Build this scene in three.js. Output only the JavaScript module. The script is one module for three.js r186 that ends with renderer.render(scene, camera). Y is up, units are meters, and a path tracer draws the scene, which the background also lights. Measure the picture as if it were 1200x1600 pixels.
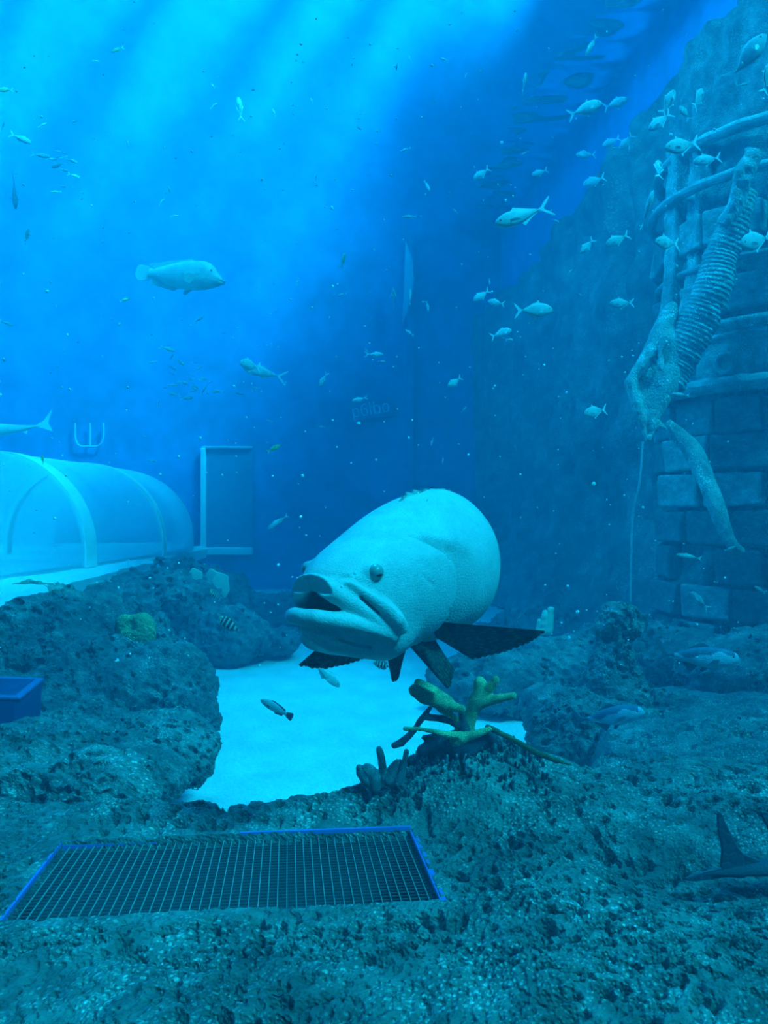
import * as THREE from 'three';
import { mergeGeometries, mergeVertices } from 'three/addons/utils/BufferGeometryUtils.js';
import { RectAreaLightUniformsLib } from 'three/addons/lights/RectAreaLightUniformsLib.js';
import { RoundedBoxGeometry } from 'three/addons/geometries/RoundedBoxGeometry.js';

// ---------------------------------------------------------------- camera, sky, sun, exposure
const scene = new THREE.Scene();
const camera = new THREE.PerspectiveCamera(65.2, 0.75, 0.1, 150);
const EYE = 2.6;                                            // height of the eye above the sand
camera.position.set(0, EYE, 0); camera.lookAt(0, EYE, -10);
const renderer = new THREE.WebGLRenderer();
renderer.toneMapping = THREE.LinearToneMapping; renderer.toneMappingExposure = 1;
renderer.shadowMap.enabled = true;
const rgb = (r, g, b) => new THREE.Color().setRGB(r, g, b);
scene.background = rgb(0.0, 0.36, 0.8);                    // daylight above the tank, as the water passes it
scene.fog = new THREE.FogExp2(rgb(0, 0.54, 1), 0.046);      // the water itself
const sun = new THREE.DirectionalLight(rgb(0.004, 0.67, 1), 87);
sun.position.set(20, 31, 10); sun.target.position.set(0, 0, -4);
sun.castShadow = true; sun.shadow.radius = 22; sun.shadow.mapSize.set(4096, 4096);
Object.assign(sun.shadow.camera, { left: -30, right: 30, top: 30, bottom: -30, near: 1, far: 90 });
scene.add(sun, sun.target);
// fill light added behind and above the eye, in place of water-scattered light
RectAreaLightUniformsLib.init();
const fillLight = new THREE.RectAreaLight(rgb(0.003, 0.66, 1), 2, 5, 1.6);
fillLight.position.set(-1.5, 8, 2.4); fillLight.lookAt(-.3, 1.5, -4); scene.add(fillLight);
// unseen light added under the roof to brighten the carved wall on the right
const wallFillLight = new THREE.RectAreaLight(rgb(0.003, 0.55, 1), 75, 5, 2);
wallFillLight.position.set(-1, 14.6, -9.5); wallFillLight.lookAt(6.2, 5.5, -14.5); scene.add(wallFillLight);
// ---------------------------------------------------------------- helpers
const F = 1250;                                             // focal length in pixels of the 1200 x 1600 frame
const at = (px, py, d) => new THREE.Vector3((px - 600) / F * d, EYE - (py - 800) / F * d, -d);   // a point d metres in front of the eye
function rng(s) { return () => { s = (s + 0x6d2b79f5) | 0; let t = Math.imul(s ^ (s >>> 15), 1 | s); t = (t + Math.imul(t ^ (t >>> 7), 61 | t)) ^ t; return ((t ^ (t >>> 14)) >>> 0) / 4294967296; }; }
const R0 = rng(7);
const PERM = new Uint8Array(512); { const p = [...Array(256).keys()]; for (let i = 255; i > 0; i--) { const j = Math.floor(R0() * (i + 1)); [p[i], p[j]] = [p[j], p[i]]; } for (let i = 0; i < 512; i++) PERM[i] = p[i & 255]; }
const HV = new Float32Array(256).map(() => R0() * 2 - 1);
const lerp = (a, b, t) => a + (b - a) * t, clamp = (x, a, b) => x < a ? a : x > b ? b : x, sstep = (a, b, x) => { const t = clamp((x - a) / (b - a), 0, 1); return t * t * (3 - 2 * t); };
function vnoise(x, y, z) {
  const X = Math.floor(x), Y = Math.floor(y), Z = Math.floor(z); let fx = x - X, fy = y - Y, fz = z - Z;
  fx = fx * fx * (3 - 2 * fx); fy = fy * fy * (3 - 2 * fy); fz = fz * fz * (3 - 2 * fz);
  const h = (i, j, k) => HV[PERM[PERM[PERM[(X + i) & 255] + ((Y + j) & 255)] + ((Z + k) & 255)]];
  return lerp(lerp(lerp(h(0, 0, 0), h(1, 0, 0), fx), lerp(h(0, 1, 0), h(1, 1, 0), fx), fy), lerp(lerp(h(0, 0, 1), h(1, 0, 1), fx), lerp(h(0, 1, 1), h(1, 1, 1), fx), fy), fz);
}
function fbm(x, y, z, n = 4) { let s = 0, a = .5; for (let i = 0; i < n; i++) { s += a * vnoise(x, y, z); x = x * 2.03 + 11.3; y = y * 2.03 + 5.1; z = z * 2.03 + 7.7; a *= .5; } return s; }
function worley(x, y, z) {                                   // distance to the nearest of the scattered points
  const X = Math.floor(x), Y = Math.floor(y), Z = Math.floor(z); let m = 9;
  for (let k = -1; k < 2; k++) for (let j = -1; j < 2; j++) for (let i = -1; i < 2; i++) {
    const h = PERM[PERM[PERM[(X + i) & 255] + ((Y + j) & 255)] + ((Z + k) & 255)];
    const dx = X + i + .5 + HV[h] * .45 - x, dy = Y + j + .5 + HV[(h + 71) & 255] * .45 - y, dz = Z + k + .5 + HV[(h + 143) & 255] * .45 - z, d = dx * dx + dy * dy + dz * dz;
    if (d < m) m = d;
  }
  return Math.sqrt(m);
}
// pitted coral rock: lumps, and dark holes eaten into them; positive is outward, in metres
function pitted(x, y, z, s = 1) {
  const w = fbm(x * 3 / s, y * 3 / s, z * 3 / s, 3);
  const p1 = worley(x * 13 / s + w, y * 13 / s, z * 13 / s), p2 = worley(x * 27 / s, y * 27 / s + w, z * 27 / s);
  const on = .35 + .65 * sstep(-.35, .35, vnoise(x * 2.1 / s + 9, y * 2.1 / s, z * 2.1 / s));
  return s * (w * .07 - .038 * on * (1 - sstep(.25, .68, p1)) - .014 * (1 - sstep(.2, .65, p2)));
}
const smin = (a, b, k) => { const h = Math.max(k - Math.abs(a - b), 0) / k; return Math.min(a, b) - h * h * k * .25; };
const smax = (a, b, k) => -smin(-a, -b, k);
const ell = (x, y, z, c, r) => { const a = (x - c[0]) / r[0], b = (y - c[1]) / r[1], d = (z - c[2]) / r[2], k = Math.sqrt(a * a + b * b + d * d), g = Math.sqrt(a * a / r[0] / r[0] + b * b / r[1] / r[1] + d * d / r[2] / r[2]); return k < 1e-6 ? -Math.min(...r) : k * (k - 1) / g; };
function seg(x, y, z, a, b, ra, rb) { const bx = b[0] - a[0], by = b[1] - a[1], bz = b[2] - a[2], px = x - a[0], py = y - a[1], pz = z - a[2]; const t = clamp((px * bx + py * by + pz * bz) / (bx * bx + by * by + bz * bz), 0, 1); const dx = px - bx * t, dy = py - by * t, dz = pz - bz * t; return Math.sqrt(dx * dx + dy * dy + dz * dz) - lerp(ra, rb, t); }
function chain(x, y, z, pts) { let d = 9; for (let i = 0; i + 1 < pts.length; i++) { const v = seg(x, y, z, pts[i], pts[i + 1], pts[i][3], pts[i + 1][3]); if (v < d) d = v; } return d; }
function table(xs, ys) { return (x) => { if (x <= xs[0]) return ys[0]; for (let i = 1; i < xs.length; i++) if (x <= xs[i]) { const n = xs.length, h = xs[i] - xs[i - 1], t = (x - xs[i - 1]) / h; const m = (k) => k <= 0 ? (ys[1] - ys[0]) / (xs[1] - xs[0]) : k >= n - 1 ? (ys[n - 1] - ys[n - 2]) / (xs[n - 1] - xs[n - 2]) : ((ys[k + 1] - ys[k]) / (xs[k + 1] - xs[k]) + (ys[k] - ys[k - 1]) / (xs[k] - xs[k - 1])) / 2; const t2 = t * t, t3 = t2 * t; return (2 * t3 - 3 * t2 + 1) * ys[i - 1] + (t3 - 2 * t2 + t) * h * m(i - 1) + (3 * t2 - 2 * t3) * ys[i] + (t3 - t2) * h * m(i); } return ys[ys.length - 1]; }; }
// meshes the zero surface of f (negative inside) by surface nets; far blocks are skipped; detail(x,y,z) is subtracted only near the surface
function nets(f, lo, hi, c, slack = 1.5, detail = null, amp = 0) {
  const n = [0, 1, 2].map((i) => Math.ceil((hi[i] - lo[i]) / c) + 1), [nx, ny, nz] = n, V = new Float32Array(nx * ny * nz), B = 6;
  for (let k = 0; k < nz; k += B) for (let j = 0; j < ny; j += B) for (let i = 0; i < nx; i += B) {
    const h = (B - 1) / 2, d = f(lo[0] + (i + h) * c, lo[1] + (j + h) * c, lo[2] + (k + h) * c), far = Math.abs(d) > slack * (h + 1) * 1.74 * c + amp;
    for (let z = k; z < Math.min(k + B, nz); z++) for (let y = j; y < Math.min(j + B, ny); y++) for (let x = i; x < Math.min(i + B, nx); x++) {
      let v = d;
      if (!far) { const X = lo[0] + x * c, Y = lo[1] + y * c, Z = lo[2] + z * c; v = f(X, Y, Z); if (detail && Math.abs(v) < amp + 2 * c) v -= detail(X, Y, Z); }
      V[(z * ny + y) * nx + x] = v || 1e-9;
    }
  }
  const id = new Int32Array(nx * ny * nz).fill(-1), P = [], I = [], sy = nx, sz = nx * ny;
  for (let z = 0; z < nz - 1; z++) for (let y = 0; y < ny - 1; y++) for (let x = 0; x < nx - 1; x++) {
    const o = z * sz + y * sy + x; let m = 0;
    for (let q = 0; q < 8; q++) if (V[o + (q & 1) + (q >> 1 & 1) * sy + (q >> 2) * sz] < 0) m |= 1 << q;
    if (m === 0 || m === 255) continue;
    let ax = 0, ay = 0, az = 0, cnt = 0;
    for (let q = 0; q < 8; q++) for (const b of [1, 2, 4]) if (!(q & b)) {
      const r = q | b; if ((m >> q & 1) === (m >> r & 1)) continue;
      const va = V[o + (q & 1) + (q >> 1 & 1) * sy + (q >> 2) * sz], vb = V[o + (r & 1) + (r >> 1 & 1) * sy + (r >> 2) * sz], t = va / (va - vb);
      ax += (q & 1) + (b === 1 ? t : 0); ay += (q >> 1 & 1) + (b === 2 ? t : 0); az += (q >> 2) + (b === 4 ? t : 0); cnt++;
    }
    id[o] = P.length / 3; P.push(lo[0] + (x + ax / cnt) * c, lo[1] + (y + ay / cnt) * c, lo[2] + (z + az / cnt) * c);
  }
  for (let z = 1; z < nz - 1; z++) for (let y = 1; y < ny - 1; y++) for (let x = 1; x < nx - 1; x++) {
    const o = z * sz + y * sy + x, s = V[o] < 0;
    for (const [st, a, b] of [[1, sy, sz], [sy, sz, 1], [sz, 1, sy]]) {
      if ((V[o + st] < 0) === s) continue;
      const q = [id[o - a - b], id[o - b], id[o], id[o - a]];
      if (s) I.push(q[0], q[1], q[2], q[0], q[2], q[3]); else I.push(q[0], q[2], q[1], q[0], q[3], q[2]);
    }
  }
  const g = new THREE.BufferGeometry(); g.setAttribute('position', new THREE.Float32BufferAttribute(P, 3)); g.setIndex(I); g.computeVertexNormals(); return g;
}
function uvBy(g, fn) { const p = g.attributes.position, u = new Float32Array(p.count * 2); for (let i = 0; i < p.count; i++) { const r = fn(p.getX(i), p.getY(i), p.getZ(i)); u[2 * i] = r[0]; u[2 * i + 1] = r[1]; } g.setAttribute('uv', new THREE.BufferAttribute(u, 2)); return g; }
function colorBy(g, fn) { const p = g.attributes.position, n = g.attributes.normal, u = new Float32Array(p.count * 3); for (let i = 0; i < p.count; i++) { const r = fn(p.getX(i), p.getY(i), p.getZ(i)); u.set(r, 3 * i); } g.setAttribute('color', new THREE.BufferAttribute(u, 3)); return g; }
// a grid of points: fn(s, t) -> [x, y, z]
function sheet(nu, nv, fn, flip = false) {
  const P = [], U = [], I = [];
  for (let j = 0; j <= nv; j++) for (let i = 0; i <= nu; i++) { const p = fn(i / nu, j / nv); P.push(p[0], p[1], p[2]); U.push(p[3] ?? i / nu, p[4] ?? j / nv); }
  for (let j = 0; j < nv; j++) for (let i = 0; i < nu; i++) { const a = j * (nu + 1) + i, b = a + 1, c = a + nu + 1, d = c + 1; if (flip) I.push(a, c, b, b, c, d); else I.push(a, b, c, b, d, c); }
  const g = new THREE.BufferGeometry(); g.setAttribute('position', new THREE.Float32BufferAttribute(P, 3)); g.setAttribute('uv', new THREE.Float32BufferAttribute(U, 2)); g.setIndex(I); g.computeVertexNormals(); return g;
}
// a thin solid plate from an outline [[x, y] ...] with a thickness that follows th, swelling from rim to middle; lies in x, y
function plate(outline, th, bend = null) {
  const s = new THREE.Shape(outline.map((p) => new THREE.Vector2(p[0], p[1])));
  const g = new THREE.ExtrudeGeometry(s, { depth: th * .5, bevelEnabled: true, bevelThickness: th * .25, bevelSize: th * .25, bevelSegments: 1, curveSegments: 6 });
  g.translate(0, 0, -th * .25);
  if (bend) { const p = g.attributes.position; for (let i = 0; i < p.count; i++) { const r = bend(p.getX(i), p.getY(i), p.getZ(i)); p.setXYZ(i, r[0], r[1], r[2]); } g.computeVertexNormals(); }
  return g;
}
function tube(pts, radius, nSeg = 24, nRad = 8, closed = false) {     // radius(t, angle) may vary
  const c = new THREE.CatmullRomCurve3(pts.map((p) => p.isVector3 ? p : new THREE.Vector3(...p)), closed), fr = c.computeFrenetFrames(nSeg, closed), rf = typeof radius === 'function' ? radius : () => radius;
  const g = sheet(nRad, nSeg, (s, t) => { const i = Math.round(t * nSeg), p = c.getPointAt(clamp(t, 0, 1)), a = s * Math.PI * 2, r = rf(t, a), n = fr.normals[i], b = fr.binormals[i]; return [p.x + r * (Math.cos(a) * n.x + Math.sin(a) * b.x), p.y + r * (Math.cos(a) * n.y + Math.sin(a) * b.y), p.z + r * (Math.cos(a) * n.z + Math.sin(a) * b.z), s, t * c.getLength()]; });
  return g;
}
const used = new Map();
function numbered(n) { const k = used.get(n) ?? 0; used.set(n, k + 1); return k ? n + '_' + String(k).padStart(3, '0') : n; }
const shade = (o) => { o.castShadow = o.receiveShadow = true; return o; };
function tag(o, label, category, group, kind) { o.userData.label = label; o.userData.category = category; if (group) o.userData.group = group; if (kind) o.userData.kind = kind; return o; }
function thing(name, label, category, pos = [0, 0, 0], group) { const o = new THREE.Group(); o.name = numbered(name); scene.add(o); Array.isArray(pos) ? o.position.set(...pos) : o.position.copy(pos); return tag(o, label, category, group); }
function mesh(name, geo, mat, parent = scene) { const o = shade(new THREE.Mesh(geo, mat)); o.name = parent === scene ? numbered(name) : name; parent.add(o); return o; }
function struct(name, geo, mat) { const o = mesh(name, geo, mat); o.userData.kind = 'structure'; return o; }
function mat(r, g, b, rough = .85, extra = {}) { return new THREE.MeshStandardMaterial({ color: rgb(r, g, b), roughness: rough, ...extra }); }
// computed textures: fn(u, v) -> [r, g, b] or one value, 0..1
function tex(n, fn, srgb = true, m = n) {
  const d = new Uint8Array(n * m * 4); for (let j = 0; j < m; j++) for (let i = 0; i < n; i++) { let c = fn(i / n, j / m); if (!Array.isArray(c)) c = [c, c, c]; for (let k = 0; k < 3; k++) d[(j * n + i) * 4 + k] = clamp(c[k], 0, 1) * 255; d[(j * n + i) * 4 + 3] = 255; }
  const t = new THREE.DataTexture(d, n, m); t.wrapS = t.wrapT = THREE.RepeatWrapping; t.magFilter = THREE.LinearFilter; t.minFilter = THREE.LinearMipmapLinearFilter; t.generateMipmaps = true; if (srgb) t.colorSpace = THREE.SRGBColorSpace; t.needsUpdate = true; return t;
}
// noise that repeats after one unit: the point is taken round two circles folded into three axes
const tiled = (u, v, k, o = 0) => { const a = Math.floor(k); return wrapNoise(u * a, v * a, a, o); };
function wrapNoise(x, y, n, o) { const X = Math.floor(x), Y = Math.floor(y); let fx = x - X, fy = y - Y; fx = fx * fx * (3 - 2 * fx); fy = fy * fy * (3 - 2 * fy); const h = (i, j) => HV[PERM[PERM[(((X + i) % n + n) % n + o) & 255] + (((Y + j) % n + n) % n & 255)]]; return lerp(lerp(h(0, 0), h(1, 0), fx), lerp(h(0, 1), h(1, 1), fx), fy); }
function wrapWorley(u, v, n, o = 0) { const x = u * n, y = v * n, X = Math.floor(x), Y = Math.floor(y); let m = 9, m2 = 9; for (let j = -1; j < 2; j++) for (let i = -1; i < 2; i++) { const h = PERM[PERM[(((X + i) % n + n) % n + o) & 255] + (((Y + j) % n + n) % n & 255)], dx = X + i + .5 + HV[h] * .4 - x, dy = Y + j + .5 + HV[(h + 71) & 255] * .4 - y, d = dx * dx + dy * dy; if (d < m) { m2 = m; m = d; } else if (d < m2) m2 = d; } return [Math.sqrt(m), Math.sqrt(m2)]; }
function ROOF(slab) {
  const y0 = 24, y1 = 24.4;
  slab('ceiling', -17, -15.5, y0, y1, -33, 11.4, concrete);
  slab('ceiling', 9.6, 11, y0, y1, -33, 11.4, concrete);
  for (let k = 0; k < 20; k++) slab('ceiling', 9.6 - [1.2, 4.4, 2.4, 5.6, 1.8, 4.6, 3.2, 1, 4][k % 9], 9.6, y0, y1, -33 + k * 1.75, -33 + (k + 1) * 1.75, concrete);     // deck edge stepped in and out to soften the edge of the sunlight
  slab('ceiling', 11, 22, y0, y1, -33, -6.5, concrete);
  slab('ceiling', -15.5, 9.6, y0, y1, 1.5, 11.4, concrete);
  for (const [x, w] of [[-13.2, .9], [-9.6, 1], [-5, .9], [-.6, 1.1], [2.6, .8]]) slab('trim', x - w / 2, x + w / 2, y0, y1, -33, 1.5, concrete);  // bars added across the opening to split the sun into shafts
  slab('ceiling', 18.5, 22, y0, y1, -6.5, 11.4, concrete);
  for (let x = 11.2; x < 18.4; x += .8) slab('trim', x, x + .555, y0, y0 + .08, -6.5, 11.4, concrete);      // unseen slats added to dim the sun over the viewing side
}
function addedLampFixture(name, label, light, w, h, rodTop) {  // housing and glowing face for an added light
  const t = thing(name, label, 'added_lamp', light.position), glow = new THREE.MeshStandardMaterial({ color: rgb(.8, .9, .9), emissive: rgb(.05, .8, 1), emissiveIntensity: 1.2 }), shell = mat(.12, .14, .16, .5, { metalness: .4 });
  t.quaternion.copy(light.quaternion);
  const face = mesh('fill_panel', new THREE.BoxGeometry(w, h, .03), glow, t); face.position.z = .03;
  const back = mesh('housing', new RoundedBoxGeometry(w + .2, h + .2, .25, 2, .05), shell, t); back.position.z = .19;
  light.position.add(new THREE.Vector3(0, 0, -1).applyQuaternion(light.quaternion).multiplyScalar(.03));
  for (const x of [-w * .4, w * .4]) { const p = new THREE.Vector3(x, 0, .2).applyQuaternion(light.quaternion), L = rodTop - light.position.y - p.y, r = mesh('rod', new THREE.CylinderGeometry(.03, .03, L, 8), shell, t), q = light.quaternion.clone().invert(); r.quaternion.copy(q); r.position.copy(new THREE.Vector3(0, L / 2, 0).add(p).applyQuaternion(q)); }
}
// ---------------------------------------------------------------- materials of rock, sand and concrete
const grainBump = tex(1024, (u, v) => { const [a] = wrapWorley(u, v, 26), [b] = wrapWorley(u, v, 61, 5); return .55 + .2 * tiled(u, v, 12) - .35 * (1 - sstep(.1, .5, a)) - .25 * (1 - sstep(.1, .5, b)); }, false);
const rockMap = tex(1024, (u, v) => { const n = tiled(u, v, 7) * .5 + tiled(u, v, 17, 2) * .5 + tiled(u, v, 43, 3) * .4, [a] = wrapWorley(u, v, 33, 4), [b] = wrapWorley(u, v, 57, 8), sp = sstep(.27, .12, a) * sstep(-.1, .4, tiled(u, v, 9, 6)), sq = sstep(.3, .15, b) * sstep(-.2, .3, tiled(u, v, 13, 1)); const k = .46 + .13 * n + .26 * sp + .18 * sq; return [k * .98, k, k * .96]; });
const rockMat = new THREE.MeshStandardMaterial({ map: rockMap, bumpMap: grainBump, bumpScale: .014, roughness: .8, vertexColors: true });
// crusts on the rock: patches of paler and darker growth with outlines of their own
const crust = (x, y, z, s = 1) => { const n = vnoise(x * 2.3 / s, y * 2.3 / s, z * 2.3 / s + 4) + .6 * vnoise(x * 9 / s, y * 9 / s, z * 9 / s), k = .78 + .18 * sstep(.1, .3, n) - .2 * sstep(-.15, -.4, n) + .12 * vnoise(x * 31 / s, y * 31 / s, z * 31 / s); return [k, k * 1.02, k * .98]; };
const rockUV = (x, y, z) => [x + z * .37 + y * .21, y * .83 - z * .71 + x * .11];
const dressRock = (g, s = 1) => colorBy(uvBy(g, rockUV), (x, y, z) => crust(x, y, z, s));
const sandMap = tex(512, (u, v) => { const k = .9 + .04 * tiled(u, v, 6) + .05 * tiled(u, v, 90, 2); return [k, k * .99, k * .95]; });
const sandBump = tex(512, (u, v) => .5 + .3 * tiled(u, v, 40) + .2 * tiled(u, v, 120, 4), false);
const sandMat = new THREE.MeshStandardMaterial({ map: sandMap, bumpMap: sandBump, bumpScale: .008, roughness: .95 });
const wallMap = tex(512, (u, v) => { const k = .55 + .06 * tiled(u, v, 4) + .05 * tiled(u, v, 13, 2) + .03 * tiled(u, v, 60, 3); return [k * .45, k * .8, k]; });
const wallMat = new THREE.MeshStandardMaterial({ map: wallMap, roughness: .75, color: rgb(.8, 1.15, 1.7) });
const concrete = mat(.3, .33, .36, .9);

// ---------------------------------------------------------------- the tank
{
  struct('floor', sheet(180, 160, (s, t) => { const x = lerp(-16.5, 21.5, s), z = lerp(11, -32, t); return [x, .05 * fbm(x * .5, 0, z * .5, 3) + .012 * Math.sin(x * 5 + z * 9 + 3 * vnoise(x, 0, z)) - .03, z, x * .8, z * .8]; }), sandMat);
  const slab = (name, x0, x1, y0, y1, z0, z1, m) => { const g = new THREE.BoxGeometry(x1 - x0, y1 - y0, z1 - z0); uvBy(g, (x, y, z) => [(x + z) * .25, y * .25]); const o = struct(name, g, m); o.position.set((x0 + x1) / 2, (y0 + y1) / 2, (z0 + z1) / 2); return o; };
  const run = (name, x0, z0, x1, z1, y0, y1, th, m) => { const L = Math.hypot(x1 - x0, z1 - z0), g = new THREE.BoxGeometry(L + .3, y1 - y0, th); uvBy(g, (x, y) => [x * .25, y * .25]); const o = struct(name, g, m); o.rotation.y = -Math.atan2(z1 - z0, x1 - x0); o.position.set((x0 + x1) / 2, (y0 + y1) / 2, (z0 + z1) / 2); return o; };
  slab('foundation', -17, 22, -.7, -.35, -33, 11.4, concrete);
  slab('wall_left', -17, -16.5, -.4, 24, -33, 11.4, wallMat);
  slab('wall_front', -17, 22, -.4, 24, 11, 11.4, concrete);
  slab('wall_back', -17, 22, -.4, 24, -27.6, -27, wallMat);
  slab('trim', .78, .98, -.4, 11.9, -27, -26.8, wallMat);
  run('wall_right', 3.9, -26.5, 5.98, -11, -.4, 13, .4, wallMat).position.x += .2;
  run('wall_right', 6.1, -11, 21.5, -1.5, -.4, 13, .4, wallMat);
  slab('wall_right', 21.5, 22, -.4, 24, -33, 11.4, wallMat);
  // the water line along the right wall: a strip of the rippled surface, a mirror from below
  struct('water_surface', sheet(40, 520, (s, t) => { const d = lerp(8, 31.5, t), jag = 1.45 + .35 * vnoise(d * 1.3, 4, 2) + .5 * Math.max(0, vnoise(d * 5, 1, 7)), x = 7.55 - .135 * d - jag * s, w = .03 * Math.sin(d * 7 + 2 * vnoise(x, d, 1)) + .05 * vnoise(x * 1.5, d * 4, 3); return [x, 12.1 + w, -d]; }), new THREE.MeshStandardMaterial({ color: rgb(.9, .95, 1), metalness: 1, roughness: .06, side: THREE.DoubleSide }));
  // the unseen roof over the water, its left and front openings cut to shape sunlight
  ROOF(slab);
  addedLampFixture('added_fill_lamp', 'added fill lamp over the viewing side in place of scattered water light', fillLight, 5, 1.6, 24);
  addedLampFixture('added_fill_lamp', 'added lamp over the water that brightens the carved wall', wallFillLight, 5, 2, 24);
}
// ---------------------------------------------------------------- the foreground ledge with its grating, and the slopes behind it
const GR = { bl: at(97, 1322, 3.616), br: at(642, 1302, 3.76), fl: at(2, 1446, 2.92), fr: at(690, 1412, 3.08) };   // corners of the grating
for (const p of Object.values(GR)) p.y = 1.09;
const inGrate = (x, d) => { const P = [GR.bl, GR.br, GR.fr, GR.fl]; let m = 9; for (let i = 0; i < 4; i++) { const a = P[i], b = P[(i + 1) % 4], ex = b.x - a.x, ez = b.z - a.z, L = Math.hypot(ex, ez); m = Math.min(m, -((x - a.x) * ez - (-d - a.z) * ex) / L); } return m; };   // > 0 inside, metres from the rim
const bump2 = (x, d, cx, cd, rx, rd) => Math.exp(-(((x - cx) / rx) ** 2 + ((d - cd) / rd) ** 2));
function ledgeHeight(x, d) {
  const wob = .25 * vnoise(x * 1.1, 3, d * 1.1) + .1 * vnoise(x * 3, 8, d * 3);
  let y = 1.13 - .02 * sstep(3.1, 2.6, d) + .05 * vnoise(x * 1.6, 1, d * 1.6);
  y += .2 * bump2(x, d, .55, 4.3, .42, .42) + .06 * bump2(x, d, .2, 4.15, .5, .3) + .05 * bump2(x, d, .85, 3.2, .35, .5) - .16 * bump2(x, d, 1.2, 3.5, .45, .35) - .12 * bump2(x, d, 1.9, 3.4, .5, .35) + .035 * bump2(x, d, -.8, 3.98, 1, .16);
  const backEdge = table([-4, -1.6, -1.1, -.5, .1, .5, .85, 1.15, 1.4], [4.3, 4.1, 4.0, 4.05, 4.35, 4.6, 4.65, 4.6, 4.7])(x) + .12 * wob;
  // left: steps down to the sand; middle: drops straight to it; right: a long slope towards the column rock
  const left = .62 - .3 * (d - 4.6) + .5 * wob;
  const leftIn = sstep(-.3, .5, table([4, 5, 6, 7, 8, 9], [-.95, -1.25, -1.45, -1.6, -1.9, -2.8])(d) - x + .6 * wob);
  const right = 1.06 - .125 * (d - 4.6) + .12 * wob + .04 * (x - 2) + .12 * bump2(x, d, 2.6, 6, .6, .8);
  const rightIn = sstep(-.15, .2, x - table([4, 4.8, 5.6, 6.4, 7.2, 9, 10], [1.0, 1.15, 1.3, 1.55, 1.75, 1.9, 2.0])(d) + .5 * wob);
  const below = Math.max(lerp(-.35, left, leftIn), lerp(-.35, right, rightIn));
  const drop = sstep(backEdge - .08, backEdge + .4, d);
  return lerp(y, below, drop);
}
{
  const N = 900, K = 820, rowAt = table([0, .06, .47, .79, 1], [1.3, 2.05, 3.75, 5.2, 9.6]);
  const g = sheet(N, K, (s, t) => {
    const d = rowAt(t), x = lerp(-1, 1, s), xx = x * (.6 + .5 * x * x) * (d + .5);
    return row(xx, d);
  });
  function row(x, d) {
    let y = ledgeHeight(x, d), k = inGrate(x, d);
    const w = .5 * vnoise(x * 7, 1, d * 7), w2 = .5 * vnoise(x * 7, 9, d * 7), big = 1 + sstep(2.9, 2.3, d) * .25;
    const p1 = worley(x * 14 / big + w, 3.3, d * 12 / big + w2), p2 = worley(x * 33 + w, 7.7, d * 29 + w2), on = sstep(-.6, .0, vnoise(x * 3.1, 4, d * 3.1));
    let e = .05 * fbm(x * 4, 2, d * 4, 3) + .012 * fbm(x * 15, 5, d * 15, 2) - .064 * big * on * sstep(.48, .33, p1) + .01 * on * sstep(.7, .45, p1) - .016 * sstep(.5, .2, p2);
    e *= 1 - .85 * sstep(-.16, -.01, k);
    y = lerp(y, 1.112, .85 * sstep(-.2, -.01, k)); y += e; y = lerp(y, .35, sstep(.0, .03, k));
    return [x, y, -d];
  }
  uvBy(g, rockUV);
  colorBy(g, (x, y, z) => crust(x, y, z));
  const o = struct('rock_ledge', g, rockMat); o.userData.label = 'pitted rock ledge in the foreground around the grating'; 
}
// rocks made of lumps: list of [centre, radii], joined softly and pitted
function rock(name, label, lumps, cell, amp, k = .12, material = rockMat, group) {
  let lo = [9e9, 9e9, 9e9], hi = [-9e9, -9e9, -9e9]; for (const [c, r] of lumps) for (let i = 0; i < 3; i++) { lo[i] = Math.min(lo[i], c[i] - r[i] * 1.12 - amp * .3); hi[i] = Math.max(hi[i], c[i] + r[i] * 1.12 + amp * .3); }
  lo[1] = Math.max(lo[1], -.15);
  const f = (x, y, z) => { let d = 9; for (const [c, r] of lumps) d = smin(d, ell(x, y, z, c, r), k); return Math.max(d, -.1 - y); };
  const g = nets(f, lo, hi, cell, 1.7, (x, y, z) => 2 * pitted(x, y, z, amp * .8) + .12 * amp * fbm(x * 1.8 / amp * 1.4, y * 2.5 / amp, z * 2.5 / amp, 2), amp * .2);
  const b = [(lo[0] + hi[0]) / 2, 0, (lo[2] + hi[2]) / 2];
  dressRock(g, amp); g.translate(-b[0], 0, -b[2]);
  const o = mesh(name, g, material); o.position.set(...b); tag(o, label, 'rock', group); return o;
}
const L = (px, py, d, rx, ry, rz) => { const p = at(px, py, d); return [[p.x, p.y, p.z], [rx, ry, rz]]; };
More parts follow.
